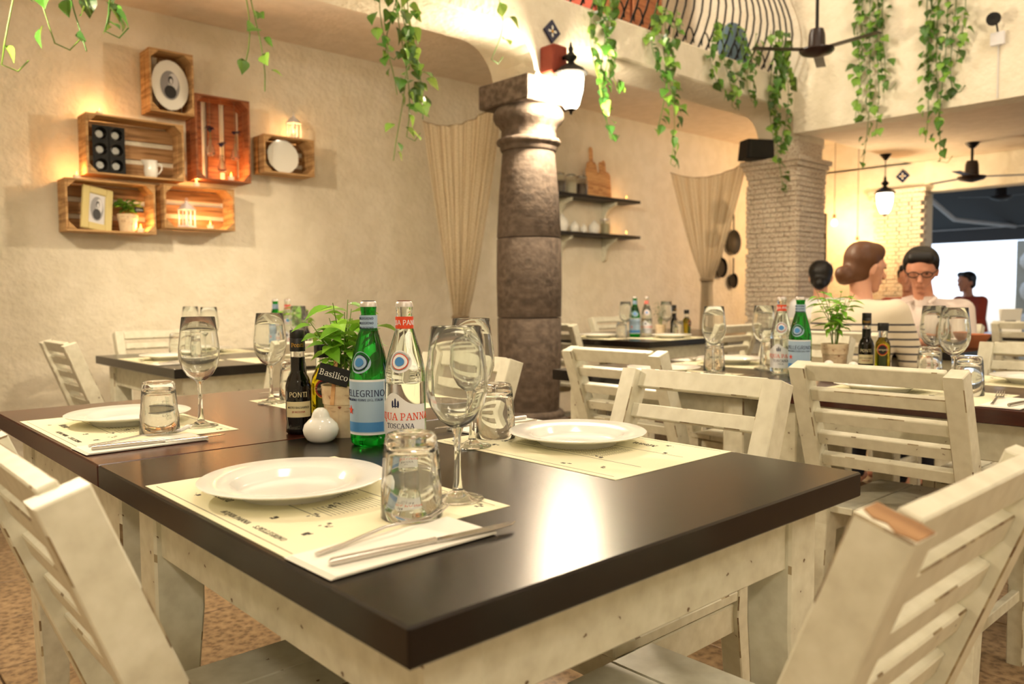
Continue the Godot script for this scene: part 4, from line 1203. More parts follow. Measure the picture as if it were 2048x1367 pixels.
		pg.append_array(PackedVector2Array([V(hw * 0.3, bh * 1.03), V(0.02, bh * 1.1), V(0.02, q[1] - 0.02), V(0.01, q[1]), V(-0.01, q[1]), V(-0.02, q[1] - 0.02), V(-0.02, bh * 1.1), V(-hw * 0.3, bh * 1.03), V(-hw * 0.75, bh), V(-hw, bh * 0.9)]))
		prism(st, pg, -0.009, 0.009, 0.003)
		obj("board", st, M.board_wood, t)
	for q in [[5.0, 0.06, 0.15], [5.16, 0.045, 0.1], [5.28, 0.035, 0.08], [5.42, 0.055, 0.12]]:
		t = thing("stoneware_crock", "white stoneware crock on the lower shelf, %s" % {0.15: "tallest", 0.1: "next to the tallest", 0.08: "smallest", 0.12: "beside the grain jar"}[q[2]], "jar", Vector3(q[0] + 0.05, 1.6, -4.88), 0, "white crocks on the lower shelf")
		obj("body", turned([V(0, 0), V(q[1] * 0.7, 0), V(q[1], q[2] * 0.35), V(q[1] * 0.95, q[2] * 0.6), V(q[1] * 0.5, q[2] * 0.85), V(q[1] * 0.35, q[2] * 0.9), V(0, q[2] * 0.9)], 24), M.porcelain, t)
		obj("lid", turned([V(0, q[2] * 0.89), V(q[1] * 0.4, q[2] * 0.89), V(q[1] * 0.3, q[2] * 0.95), V(0.008, q[2] * 0.98), V(0.01, q[2] * 1.04), V(0, q[2] * 1.06)], 18), M.porcelain, t)
	t = thing("grain_jar", "glass jar of pale grain on the lower shelf", "jar", Vector3(5.62, 1.6, -4.88))
	obj("contents", turned([V(0, 0.004), V(0.04, 0.004), V(0.04, 0.1), V(0, 0.1)], 18), M.label_cream, t)
	obj("glass_body", turned([V(0, 0), V(0.044, 0), V(0.044, 0.13), V(0.042, 0.13), V(0.042, 0.003), V(0, 0.003)], 20), M.glass, t)
	obj("lid", turned([V(0, 0.129), V(0.046, 0.129), V(0.046, 0.145), V(0, 0.147)], 18), M.cap_metal, t)
	tea_light(Vector3(5.9, 1.931, -4.86), "tea light burning on the upper wall shelf", 0.015)
	tea_light(Vector3(5.9, 1.601, -4.86), "tea light burning on the lower wall shelf", 0.015)
	# iron pans on the wall
	var pans := [[7.66, 1.95, 0.13], [7.9, 1.63, 0.14], [7.66, 1.34, 0.11], [7.9, 1.2, 0.085], [7.52, 1.66, 0.1]]
	for k in 5:
		var p: Array = pans[k]
		t = thing("iron_pan", "black iron frying pan hanging on the wall behind the curtain, %s" % ["highest", "largest", "low by the curtain", "smallest", "half behind the cloth"][k], "pan", Vector3(p[0], p[1], -4.985), 0, "hanging iron pans")
		st = S()
		lathe(st, [V(0, 0), V(p[2] * 0.85, 0), V(p[2], 0.03), V(p[2] * 0.97, 0.03), V(p[2] * 0.83, 0.006), V(0, 0.006)], 28)
		o = obj("dish", st, M.iron, t)
		o.rotation.x = PI / 2
		obj("handle", boxed(Vector3(0, p[2] + 0.08, 0.02), Vector3(0.022, 0.18, 0.01), 0.003), M.iron, t)
	# curtains between the wall and the pillars
	curtain(3.45, -3.86, -4.72, 2.3, -4.31, 0.9, 0.35, "tied sheer linen curtain between the stone column and the plaster wall")
	curtain(6.36, -3.87, -4.7, 2.22, -4.28, 1.18, 0.35, "tied sheer linen curtain beside the brick pillar")
func curtain(x: float, z0: float, z1: float, y1: float, zt: float, yt: float, y0: float, label: String) -> void:
	var t := thing("tied_curtain", label, "curtain", Vector3(x, 0, 0), 0, "sheer tied curtains")
	var st := S()
	var cs := S()
	var pos := func(f: float, g: float) -> Vector3:
		# g: 0 top, 1 bottom
		var y := lerpf(y1, y0, g)
		var tie := (y1 - yt) / (y1 - y0)
		var spread := pow(clampf((tie - g) / tie, 0, 1), 0.8) if g < tie else 0.12 * (g - tie) / (1.0 - tie)
		var wd := lerpf(0.045, absf(z1 - z0) * 0.5, spread)
		var mid := lerpf(zt, (z0 + z1) * 0.5, spread)
		var sag := -0.09 * (1.0 - pow(2.0 * f - 1.0, 2.0)) * clampf(1.0 - g * 3.0, 0, 1)
		return Vector3(sin(f * 40.0) * (0.012 + 0.018 * (1.0 - spread)), y + sag, mid + (f - 0.5) * 2.0 * wd)
	for i in 60:
		for j in 24:
			var p := []
			for q in [[i, j], [i + 1, j], [i + 1, j + 1], [i, j + 1]]: p.append(pos.call(q[0] / 60.0, q[1] / 24.0))
			var n: Vector3 = (p[1] - p[0]).cross(p[3] - p[0]).normalized()
			quad(st, p[0], p[1], p[2], p[3], n)
	obj("cloth", st, M.linen, t)
	for i in 24:
		var pts := []
		for j in 13: pts.append(pos.call((i + 0.5) / 24.0, j / 12.0) + Vector3(-0.006, 0, 0))
		tube(cs, pts, 0.0013, 4)
	obj("cords", cs, M.cord, t)
	var tiep := []
	for k in 9: tiep.append(Vector3(cos(TAU * k / 8) * 0.045, yt, zt + sin(TAU * k / 8) * 0.055))
	obj("tie", tubed(tiep, 0.014, 6), M.cord, t)
	var tp := []
	for k in 13: tp.append(pos.call(k / 12.0, 0.0))
	obj("string", tubed(tp, 0.004, 6), M.cord, t)
func iron_lantern(t: Node3D, m_glass: Material) -> void:
	# six sided wall lantern: glass body, roof with finial; origin at the bottom of the glass
	obj("glass", turned([V(0, 0), V(0.03, 0.0), V(0.052, 0.03), V(0.072, 0.1), V(0.078, 0.17), V(0.074, 0.2), V(0, 0.2)], 12), m_glass, t)
	obj("roof", turned([V(0, 0.198), V(0.09, 0.198), V(0.1, 0.205), V(0.07, 0.235), V(0.03, 0.258), V(0.018, 0.268), V(0.02, 0.276), V(0.034, 0.29), V(0.036, 0.302), V(0.02, 0.318), V(0.012, 0.33), V(0.016, 0.345), V(0.008, 0.362), V(0.003, 0.385), V(0, 0.386)], 18), M.iron, t)
	for k in 6:
		var a := TAU * k / 6
		var pts := []
		for q in [[0.053, 0.03], [0.0735, 0.1], [0.0795, 0.17], [0.0755, 0.2]]: pts.append(Vector3(cos(a) * q[0], q[1], sin(a) * q[0]))
		obj("rib", tubed(pts, 0.0025, 5), M.iron, t)
	obj("foot", turned([V(0, -0.03), V(0.006, -0.028), V(0.012, -0.01), V(0.032, 0.0), V(0, 0.002)], 14), M.iron, t)
func wall_lantern(x: float, power: float, label: String) -> void:
	var t := thing("wall_lantern", label, "lantern", Vector3(x, 2.12, -3.24), 0, "iron wall lanterns on the arcade")
	iron_lantern(t, M.lamp_glass)
	obj("corbel", boxed(Vector3(-0.02, 0.3, -0.12), Vector3(0.12, 0.16, 0.12), 0.01), M.terracotta, t)
	obj("arm", tubed([Vector3(0, 0.3, -0.1), Vector3(0, 0.31, -0.04), Vector3(0, 0.29, 0)], 0.012, 7), M.iron, t)
	lamp(t, Vector3(0, 0.1, 0.0), Color(1.0, 0.91, 0.77), power, 0.06)
func painted_tile(at: Vector3, turn: float, label: String) -> void:
	var t := thing("painted_tile", label, "tile", at, turn, "painted wall tiles")
	var rot := Basis(Vector3.BACK, PI / 4)
	var st := S()
	box(st, Vector3.ZERO, Vector3(0.1, 0.1, 0.012), 0.002, 0.0, rot)
	obj("body", st, M.tile_blue, t)
	st = S()
	for k in 4:
		var b := Basis(Vector3.BACK, k * PI / 2)
		blob(st, b * Vector3(0.022, 0, 0.006), Vector3(0.014, 0.008, 0.0015), 5, 8, b)
	obj("petals", st, M.chalk, t)
	st = S()
	blob(st, Vector3(0, 0, 0.0065), Vector3(0.009, 0.009, 0.002), 5, 10)
	obj("heart", st, M.tile_yellow, t)
func fan(at: Vector3, rod: float, label: String, turn: float) -> void:
	# at = ceiling point
	var t := thing("ceiling_fan", label, "fan", at, turn, "dark ceiling fans")
	obj("canopy", turned([V(0, -0.05), V(0.02, -0.05), V(0.05, -0.02), V(0.06, 0.0), V(0, 0.0)], 18), M.iron, t)
	obj("rod", tubed([Vector3(0, -0.04, 0), Vector3(0, -rod, 0)], 0.012, 8), M.iron, t)
	obj("motor", turned([V(0, -rod - 0.2), V(0.03, -rod - 0.195), V(0.1, -rod - 0.175), V(0.12, -rod - 0.155), V(0.118, -rod - 0.145), V(0.06, -rod - 0.135), V(0.055, -rod - 0.04), V(0.045, -rod - 0.005), V(0.02, -rod), V(0, -rod)], 26), M.fan_brown, t)
	for k in 3:
		var b := Basis(Vector3.UP, k * TAU / 3)
		var st := S()
		box(st, b * Vector3(0.29, -rod - 0.148, 0), Vector3(0.36, 0.005, 0.07), 0.002, 0.0, b)
		obj("blade", st, M.fan_brown, t)
func pendant_bulb(at: Vector3, drop: float, label: String) -> void:
	var t := thing("pendant_bulb", label, "lamp", at, 0, "bare pendant bulbs")
	obj("cable", tubed([Vector3(0, 0, 0), Vector3(0, -drop, 0)], 0.004, 5), M.cord, t)
	obj("socket", turned([V(0, -drop - 0.045), V(0.016, -drop - 0.045), V(0.018, -drop), V(0, -drop + 0.01)], 12), M.cord, t)
	obj("bulb", turned([V(0, -drop - 0.13), V(0.025, -drop - 0.122), V(0.036, -drop - 0.095), V(0.028, -drop - 0.065), V(0.015, -drop - 0.045), V(0, -drop - 0.044)], 16), M.bulb_glow, t)
	lamp(t, Vector3(0, -drop - 0.09, 0), Color(1.0, 0.74, 0.45), 0.4, 0.03)
func vine(x0: Vector3, strands: Array, label: String, seed_: int, out := Vector3(0, 0, 1)) -> void:
	# strands: [offset along, length, leaves]
	var t := thing("hanging_vine", label, "plant", x0, 0, "trailing vines")
	rng.seed = seed_
	var along := Vector3.UP.cross(out)
	var me := [leaf_mesh(0.07, 0.058, 0.3), leaf_mesh(0.085, 0.068, 0.35), leaf_mesh(0.055, 0.046, 0.2)]
	for s in strands:
		var pts := []
		var n := 12
		var ph := rng.randf() * 6.0
		for k in n + 1:
			var f := float(k) / n
			pts.append(along * (s[0] + 0.045 * sin(f * 5.0 + ph) * f) + out * (0.03 + 0.03 * sin(f * 4.0 + ph)) + Vector3(0, -s[1] * f, 0))
		if rng.randf() < 0.5:
			var last: Vector3 = pts[n]
			pts.append(last + along * 0.05 + Vector3(0, -0.015, 0))
			pts.append(last + along * 0.085 + Vector3(0, 0.03, 0))
		obj("stem", tubed(pts, 0.0028, 5), M.stem if rng.randf() < 0.6 else M.leaf_vine, t)
		for k in s[2]:
			var f: float = (k + rng.randf() * 0.8) / s[2]
			var i: float = f * n
			var p: Vector3 = (pts[int(i)] as Vector3).lerp(pts[mini(int(i) + 1, n)], fmod(i, 1.0))
			var o := mesh_node("leaf", me[rng.randi() % 3], [M.leaf_vine, M.leaf_vine, M.leaf_vine_light, M.leaf_dark][rng.randi() % 4], t, p + along * rng.randf_range(-0.035, 0.035) + out * rng.randf_range(-0.01, 0.03))
			var yaw := atan2(out.x, out.z) + rng.randf_range(-1.5, 1.5)
			o.rotation = Vector3(rng.randf_range(0.2, 1.35), yaw, rng.randf_range(-0.8, 0.8))
func build_hanging() -> void:
	build_column(3.45, "dark grey stone column with a carved capital in front of the curtain")
	build_column(0.2, "dark grey stone column at the near end of the crate wall")
	build_railing()
	wall_lantern(3.43, 3.8, "lit iron wall lantern above the stone column capital")
	wall_lantern(0.2, 4.2, "lit iron wall lantern at the near end of the crate wall")
	painted_tile(Vector3(3.449, 2.61, -3.412), 0, "blue and yellow painted tile above the stone column")
	painted_tile(Vector3(8.79, 2.28, -3.5), -PI / 2, "painted tile on the warm wall above the brick pilaster")
	var sp := thing("loudspeaker", "black box loudspeaker on top of the brick pillar capital", "loudspeaker", Vector3(6.28, 2.2, -3.73), -0.5)
	var st := S()
	prism(st, PackedVector2Array([V(-0.14, 0), V(0.14, 0), V(0.12, 0.17), V(-0.12, 0.17)]), -0.08, 0.08, 0.008)
	obj("case", st, M.matte_black, sp)
	obj("grille", boxed(Vector3(0, 0.085, 0.081), Vector3(0.22, 0.14, 0.006), 0.003), M.black, sp)
	fan(Vector3(5.5, 4.9, -2.8), 1.98, "brown ceiling fan on a long rod before the upper wall", 0.4)
	fan(Vector3(8.06, 2.41, -2.6), 0.16, "black ceiling fan in the back room beside the pendant lantern", 1.1)
	fan(Vector3(10.6, 2.52, -3.1), 0.2, "dark ceiling fan under the awning outside", 0.2)
	var pl := thing("pendant_lantern", "lit pendant lantern on a chain in the back room", "lantern", Vector3(8.07, 1.83, -3.38))
	iron_lantern(pl, M.lamp_glass)
	obj("chain", tubed([Vector3(0, 0.38, 0), Vector3(0, 0.56, 0)], 0.005, 6), M.iron, pl)
	obj("canopy", turned([V(0, 0.52), V(0.012, 0.52), V(0.05, 0.57), V(0.055, 0.58), V(0, 0.58)], 16), M.iron, pl)
	lamp(pl, Vector3(0, 0.1, 0), Color(1.0, 0.88, 0.68), 1.0, 0.06)
	pendant_bulb(Vector3(8.55, 2.735, -4.12), 0.825, "bare warm bulb near the dark doorway")
	pendant_bulb(Vector3(8.5, 2.735, -3.84), 1.085, "bare warm bulb hanging above the dark haired woman")
	var fl := thing("flood_lamp", "small round black spotlight on the upper wall", "lamp", Vector3(6.3, 2.86, -1.89), 0)
	obj("plate", boxed(Vector3(0, -0.06, 0), Vector3(0.03, 0.09, 0.09), 0.004), M.white_metal, fl)
	obj("arm", tubed([Vector3(0, -0.02, 0), Vector3(-0.03, 0.03, 0), Vector3(-0.05, 0.06, 0)], 0.006, 6), M.iron, fl)
	st = S()
	lathe(st, [V(0, 0), V(0.03, 0.0), V(0.042, 0.03), V(0.045, 0.06), V(0.04, 0.062), V(0, 0.05)], 20)
	var hd := obj("head", st, M.matte_black, fl, Vector3(-0.05, 0.07, 0))
	hd.rotation = Vector3(0, 0, 1.9)
	obj("cable", tubed([Vector3(0.02, -0.1, 0), Vector3(0.024, -0.46, 0)], 0.004, 5), M.white_metal, fl)
	# vines trailing from the balcony edge and the upper wall
	var top := 2.84
	vine(Vector3(0.86, top, -3.4), [[-0.1, 0.85, 7], [0.0, 0.86, 9], [0.08, 0.78, 16], [0.16, 0.76, 20], [-0.2, 0.96, 6], [0.02, 0.72, 14]], "trailing vine above the end of the crate wall", 1)
	vine(Vector3(1.5, top, -3.4), [[0.0, 0.8, 9], [0.06, 0.9, 9]], "sparse vine hanging between the crates and the arch", 2)
	vine(Vector3(2.33, top, -3.4), [[-0.08, 0.8, 22], [0.0, 1.0, 26], [0.08, 0.9, 24], [-0.03, 0.6, 18], [0.05, 0.7, 18], [0.0, 1.12, 16]], "dense vine hanging before the curtain arch", 3)
	vine(Vector3(2.97, top, -3.4), [[0.0, 0.5, 4]], "short bare vine beside the painted tile", 4)
	vine(Vector3(3.85, top + 0.1, -3.4), [[-0.06, 0.75, 22], [0.05, 0.9, 20], [0.0, 0.55, 20], [0.1, 0.6, 16]], "leafy vine hanging right behind the wall lantern", 5)
	vine(Vector3(4.5, top + 0.15, -3.4), [[-0.05, 0.85, 24], [0.04, 1.05, 24], [0.1, 0.7, 20], [-0.1, 0.5, 18]], "leafy vine hanging from the middle of the balcony", 6)
	vine(Vector3(5.2, top + 0.2, -3.4), [[-0.1, 0.5, 20], [0.05, 0.6, 20], [0.2, 0.45, 20], [0.4, 0.5, 20]], "leafy vine tangled in the balcony railing", 7)
	vine(Vector3(5.98, top + 0.3, -3.4), [[-0.05, 1.0, 26], [0.05, 1.25, 28], [0.0, 0.75, 24], [0.1, 0.9, 22], [-0.08, 0.6, 20]], "long vine hanging before the loudspeaker", 8)
	vine(Vector3(6.32, 3.5, -2.78), [[-0.06, 1.1, 26], [0.0, 1.45, 30], [0.06, 1.25, 28], [0.1, 0.9, 24], [-0.1, 0.8, 20]], "dense vine on the upper wall over the pendant lantern", 9, Vector3(-1, 0, 0))
	vine(Vector3(6.32, 3.5, -2.28), [[-0.08, 1.35, 28], [0.0, 1.5, 30], [0.06, 1.3, 28], [0.12, 1.0, 26], [-0.04, 0.9, 26], [0.17, 0.8, 20]], "dense vine on the upper wall beside the spotlight", 10, Vector3(-1, 0, 0))
	# awning outside
	var aw := thing("awning", "grey fabric awning with a straight valance over the terrace", "awning", Vector3(9.05, 0, 0))
	st = S()
	prism(st, PackedVector2Array([V(0, 2.62), V(0, 2.6), V(4.0, 1.98), V(4.0, 2.0)]), -6.5, 1.5, 0.0)
	obj("fabric", st, M.awning, aw)
	obj("valance", boxed(Vector3(4.0, 1.9, -2.5), Vector3(0.015, 0.2, 8.0)), M.awning, aw)
	obj("front_bar", boxed(Vector3(3.94, 2.03, -2.5), Vector3(0.06, 0.09, 8.0), 0.008), M.white_metal, aw)
	for z in [-3.6, -0.6]: obj("arm", tubed([Vector3(0.05, 2.3, z), Vector3(2.0, 1.98, z - 0.15), Vector3(3.9, 1.99, z)], 0.03, 8), M.white_metal, aw)
# ---------------------------------------------------------------- people
# local frame: origin on the floor under the hips, the person faces +x
func person(at: Vector2, heading: float, label: String, look: Dictionary) -> void:
	var a := deg_to_rad(heading)
	var t := thing("person", label, "person", Vector3(at.x, 0, at.y), a, "diners")
	var lean: float = look.get("lean", 0.1)
	var hip := Vector3(0, 0.52, 0)
	var chest := Vector3(lean * 0.75, 0.86, 0)
	var neck := Vector3(lean, 1.0, 0)
	var nod: float = look.get("nod", 0.0)
	var turn: float = look.get("turn", 0.0)
	var hd := Vector3(lean + 0.035 + nod * 0.05, 1.165 - nod * 0.02, 0)
	var hb := Basis(Vector3.UP, turn) * Basis(Vector3.BACK, -nod)
	var P := func(p: Vector3) -> Vector3: return hd + hb * p
	var sh := 0.185 * float(look.get("wide", 1.0))
	var arms := []
	for s in [-1.0, 1.0]:
		var s0 := Vector3(chest.x - 0.005, 0.945, s * sh)
		var el := Vector3(chest.x + 0.07, 0.7, s * (sh + 0.06))
		var wr := Vector3(chest.x + 0.3, 0.775, s * 0.1)
		arms.append([s0, el, wr])
	var body := [[hip, hip + Vector3(0.02, 0.12, 0), 0.15, 0.14, Vector3(0.85, 1, 1.1)], [hip + Vector3(0.02, 0.12, 0), chest, 0.125, 0.135, Vector3(0.85, 1, 1.15)], [chest + Vector3(0, 0.06, -sh * 0.6), chest + Vector3(0, 0.06, sh * 0.6), 0.075, 0.075], [neck + Vector3(-0.02, -0.05, 0), P.call(Vector3(-0.02, -0.06, 0)), 0.055, 0.05]]
	for s in [-1.0, 1.0]:
		body.append([hip + Vector3(0.0, 0.0, s * 0.09), Vector3(0.4, 0.5, s * 0.11), 0.085, 0.06])
		body.append([Vector3(0.4, 0.48, s * 0.11), Vector3(0.36, 0.08, s * 0.11), 0.055, 0.04])
		body.append([Vector3(0.36, 0.045, s * 0.11), Vector3(0.5, 0.035, s * 0.12), 0.04, 0.03])
	for m in arms:
		body.append([m[0], m[1], 0.052, 0.042])
		body.append([m[1], m[2], 0.04, 0.028])
	var st := S()
	nets(st, body, 0.02, 0.035)
	# head with brow, nose, chin, ears on a finer grid
	var head := [[P.call(Vector3(-0.012, 0.03, 0)), P.call(Vector3(0.01, 0.03, 0)), 0.087, 0.083, Vector3(1.06, 1.13, 0.88)], [P.call(Vector3(0.045, -0.04, 0)), P.call(Vector3(0.058, -0.085, 0)), 0.045, 0.026], [P.call(Vector3(0.088, 0.012, 0)), P.call(Vector3(0.107, -0.022, 0)), 0.009, 0.014], [P.call(Vector3(0.078, 0.034, -0.03)), P.call(Vector3(0.078, 0.034, 0.03)), 0.014, 0.014], [P.call(Vector3(-0.03, -0.05, 0)), neck + Vector3(0, 0.0, 0), 0.05, 0.053], [P.call(Vector3(0.08, -0.053, -0.014)), P.call(Vector3(0.08, -0.053, 0.014)), 0.009, 0.009]]
	for s in [-1.0, 1.0]: head.append([P.call(Vector3(-0.005, 0.012, s * 0.079)), P.call(Vector3(-0.012, -0.02, s * 0.078)), 0.014, 0.01])
	nets(st, head, 0.008, 0.014)
	# hands: palm and five fingers on the table edge
	for m in arms:
		var w: Vector3 = m[2]
		var dir: Vector3 = (Vector3(w.x + 0.1, 0.775, w.z * 0.6) - w).normalized()
		var sd := dir.cross(Vector3.UP).normalized()
		var sg := signf(w.z)
		var hand := [[w, w + dir * 0.07, 0.024, 0.026]]
		for k in 4:
			var r: Vector3 = w + dir * 0.07 + sd * (0.027 - 0.018 * k)
			var ln: float = [0.06, 0.07, 0.066, 0.05][k]
			hand.append([r, r + dir * ln * 0.55, 0.009, 0.0085])
			hand.append([r + dir * ln * 0.55, r + dir * ln * 0.9 + Vector3(0, -0.018, 0), 0.0085, 0.007])
		hand.append([w + dir * 0.02 - sd * sg * 0.02, w + dir * 0.055 - sd * sg * 0.05, 0.011, 0.009])
		nets(st, hand, 0.006, 0.006)
	obj("body", st, look.skin, t)
	var eye := S()
	for s in [-1.0, 1.0]: blob(eye, P.call(Vector3(0.083, 0.018, s * 0.03)), Vector3(0.008, 0.006, 0.011), 5, 8)
	obj("eyes", eye, M.hair_dark, t)
	# clothing follows the trunk and the arms
	var cl := []
	for k in range(0, 3): 
		var c: Array = body[k].duplicate()
		c[2] += 0.014
		c[3] += 0.014
		cl.append(c)
	for m in arms:
		cl.append([m[0], m[1], 0.066, 0.056])
		cl.append([m[1], (m[1] as Vector3).lerp(m[2], look.get("sleeve", 0.9)), 0.054, 0.042])
	var top := obj("top", netted(cl, 0.014, 0.035, true), look.cloth, t)
	var tr := []
	for k in range(4, body.size()):
		if body[k][0].y > 0.3 and body[k][0].y < 0.55 and k < 10:
			var c: Array = body[k].duplicate()
			c[2] += 0.012
			c[3] += 0.012
			tr.append(c)
	obj("trousers", netted(tr, 0.022, 0.03), mat("denim", Color(0.12, 0.13, 0.18), 0.9), t)
	if look.get("collar", false):
		var co := S()
		for s in [-1.0, 1.0]:
			prism(co, PackedVector2Array([V(0, 0), V(0.085, -0.03), V(0.1, -0.085), V(0.03, -0.06)]), -0.003, 0.003, 0.001, 0.0, Transform3D(Basis(Vector3.UP, -s * 0.75) * Basis(Vector3.RIGHT, s * 0.9), neck + Vector3(-0.005, 0.035, s * 0.055)))
		lathe(co, [V(0.066, -0.03), V(0.062, 0.025), V(0.058, 0.025), V(0.062, -0.03)], 20, neck + Vector3(-0.01, 0.0, 0))
		obj("collar", co, look.cloth, top)
		for k in 3: obj("button", turned([V(0, 0), V(0.005, 0), V(0.005, 0.002), V(0, 0.003)], 8), M.wax, top, Vector3(chest.x + 0.135, 0.93 - k * 0.07, 0))
	else:
		obj("neckband", turned([V(0.07, -0.045), V(0.068, 0.0), V(0.06, 0.0), V(0.064, -0.045)], 20, neck + Vector3(-0.005, 0.0, 0)), M.black if look.get("bun", false) else look.cloth, top)
	# hair: cap over skull, open at the face
	var hair := [[P.call(Vector3(-0.03, 0.058, -0.012)), P.call(Vector3(-0.03, 0.058, 0.012)), 0.087, 0.087, Vector3(1.05, 1.0, 0.92)], [P.call(Vector3(-0.052, -0.01, -0.01)), P.call(Vector3(-0.052, -0.01, 0.01)), 0.066, 0.066]]
	if look.get("bun", false):
		hair.append([P.call(Vector3(-0.115, -0.045, 0)), P.call(Vector3(-0.125, -0.035, 0)), 0.046, 0.042])
		hair.append([P.call(Vector3(0.02, 0.09, -0.03)), P.call(Vector3(0.02, 0.09, 0.03)), 0.048, 0.048])
	else:
		hair.append([P.call(Vector3(0.045, 0.098, -0.035)), P.call(Vector3(0.05, 0.1, 0.035)), 0.036, 0.036])
		for s in [-1.0, 1.0]: hair.append([P.call(Vector3(0.01, 0.07, s * 0.07)), P.call(Vector3(-0.005, 0.03, s * 0.074)), 0.022, 0.014])
	obj("hair", netted(hair, 0.009, 0.02), look.hair, t)
	if look.get("glasses", false):
		var g := S()
		for s in [-1.0, 1.0]:
			var ring := []
			for k in 13:
				var b := TAU * k / 12.0
				ring.append(P.call(Vector3(0.098, 0.016 + sin(b) * 0.016, s * 0.034 + cos(b) * 0.027)))
			tube(g, ring, 0.0028, 5)
			tube(g, [P.call(Vector3(0.098, 0.022, s * 0.062)), P.call(Vector3(0.05, 0.022, s * 0.08)), P.call(Vector3(-0.01, 0.02, s * 0.086))], 0.003, 5)
		tube(g, [P.call(Vector3(0.099, 0.02, -0.008)), P.call(Vector3(0.101, 0.022, 0)), P.call(Vector3(0.099, 0.02, 0.008))], 0.0025, 5)
		obj("glasses", g, M.black, t)
func stripe_material() -> StandardMaterial3D:
	var m := mat("striped_knit", Color.WHITE, 0.9)
	var im := Image.create(4, 512, false, Image.FORMAT_RGB8)
	im.fill(Color(0.88, 0.84, 0.76))
	for k in 9:
		im.fill_rect(Rect2i(0, int((0.60 + k * 0.036) * 512) , 4, 4), Color(0.12, 0.13, 0.20))
	m.albedo_texture = ImageTexture.create_from_image(im)
	return m
func build_people() -> void:
	person(V(3.93, -1.79), 4, "person in a cream jumper with dark stripes, hair in a bun, seen from behind", {"skin": M.skin_light, "hair": M.hair_brown, "cloth": stripe_material(), "bun": true, "lean": 0.12, "wide": 0.95, "nod": 0.12, "turn": -0.6})
	person(V(4.98, -1.78), 178, "person in a white collared shirt and dark glasses bending over the table", {"skin": M.skin, "hair": M.hair_dark, "cloth": M.shirt, "collar": true, "glasses": true, "lean": 0.16, "nod": 0.3, "turn": 0.35, "sleeve": 0.6})
	person(V(6.0, -3.0), 20, "person with dark pinned up hair in a pale top near the brick pillar", {"skin": M.skin_light, "hair": M.hair_dark, "cloth": M.label_white, "bun": true, "lean": 0.05, "wide": 0.9})
	person(V(7.5, -2.9), 190, "person with black hair half hidden behind the man in glasses", {"skin": M.skin, "hair": M.hair_dark, "cloth": M.rust_shirt, "lean": 0.05})
	person(V(10.7, -3.38), 150, "person in a rust shirt sitting outside on the terrace", {"skin": M.skin, "hair": M.hair_dark, "cloth": M.rust_shirt, "lean": 0.1})
	put_chair(chair0, V(5.7, -2.98), 20, "cream chair under the person with pinned up dark hair")
	put_chair(chair0, V(7.85, -2.85), 190, "cream chair behind the man in glasses, under the black haired diner")
	put_chair(chair0, V(10.95, -3.55), 150, "white chair outside under the person in rust")
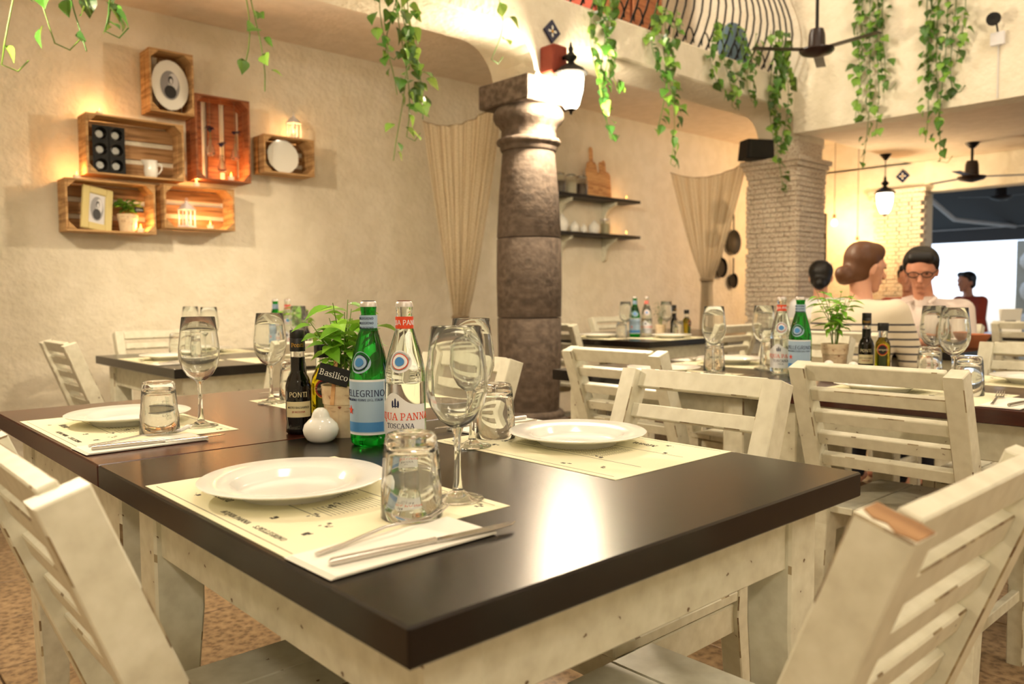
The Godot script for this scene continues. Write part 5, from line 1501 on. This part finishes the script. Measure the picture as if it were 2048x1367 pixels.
func _ready() -> void:
	# camera
	var cam := Camera3D.new()
	cam.name = "camera"
	add_child(cam)
	cam.position = Vector3(0, 1.04, 0)
	cam.rotation = Vector3(deg_to_rad(-3.273), deg_to_rad(-42.367), deg_to_rad(-0.358))
	var at := CameraAttributesPhysical.new()
	at.frustum_focal_length = 28.03
	at.frustum_focus_distance = 1.5
	at.exposure_aperture = 4.5
	at.frustum_near = 0.05
	at.frustum_far = 100.0
	cam.attributes = at
	cam.fov = 46.37
	cam.current = true
	# sky and exposure
	var we := WorldEnvironment.new()
	we.name = "environment"
	var env := Environment.new()
	env.background_mode = Environment.BG_SKY
	var sky := Sky.new()
	var sm := ProceduralSkyMaterial.new()
	sm.sky_top_color = Color(0.55, 0.68, 0.85)
	sm.sky_horizon_color = Color(0.86, 0.90, 0.95)
	sm.ground_horizon_color = Color(0.80, 0.80, 0.78)
	sm.ground_bottom_color = Color(0.5, 0.48, 0.45)
	sm.sun_angle_max = 1.0
	sky.sky_material = sm
	env.sky = sky
	env.background_energy_multiplier = 3.0
	env.tonemap_mode = Environment.TONE_MAPPER_LINEAR
	env.tonemap_exposure = 0.95
	env.sdfgi_enabled = true
	env.ssao_enabled = true
	env.ssil_enabled = true
	we.environment = env
	add_child(we)
	make_materials()
	# added fill panels, out of view under the hall ceiling, light just below each
	for q in [[1.2, -0.9, 4.2, "the black table"], [4.6, -0.6, 4.2, "the diners"], [-1.2, 1.6, 2.4, "the plain corner"], [2.2, 1.9, 2.4, "the open floor"]]:
		var t := thing("added_fill_panel", "added square glowing fill panel under the hall ceiling, above %s" % q[3], "lamp", Vector3(q[0], 5.19, q[1]), 0, "added fill panels")
		obj("frame", boxed(Vector3(0, 0.01, 0), Vector3(0.86, 0.05, 0.86), 0.005), M.white_metal, t)
		obj("diffuser", boxed(Vector3(0, -0.02, 0), Vector3(0.8, 0.012, 0.8)), glow("fill_panel_glow", Color(1.0, 0.92, 0.80), 3.0), t)
		panel_light(Vector3(q[0], 5.155, q[1]), V(0.8, 0.8), Color(1.0, 0.95, 0.87), q[2], Vector3(-90, 0, 0))
	for q in [[Vector3(-0.9, 2.45, 1.0), 1.6, "over the empty floor by the plain wall"], [Vector3(2.9, 2.45, 1.5), 1.6, "over the empty floor by the short table end"], [Vector3(4.35, 4.0, -4.2), 2.5, "upstairs on the mezzanine"]]:  # unseen globes added to brighten the crate wall, the near side and the mezzanine
		var g := thing("added_globe_lamp", "added white glass globe fill lamp on a cord " + q[2], "lamp", q[0], 0, "added globe lamps")
		obj("globe", turned([V(0, -0.14), V(0.07, -0.12), V(0.13, -0.05), V(0.14, 0.0), V(0.13, 0.05), V(0.07, 0.12), V(0.03, 0.14), V(0, 0.14)], 24), glow("fill_globe_glow", Color(1.0, 0.94, 0.82), 4.0), g)
		obj("cord", tubed([Vector3(0, 0.13, 0), Vector3(0, 5.22 - q[0].y, 0)], 0.005, 6), M.black, g)
		lamp(g, Vector3.ZERO, Color(1.0, 0.95, 0.86), q[1], 0.14)
	build_setting()
	build_hanging()
	build_wall_decor()
	build_furniture()
	build_ware()
	build_people()
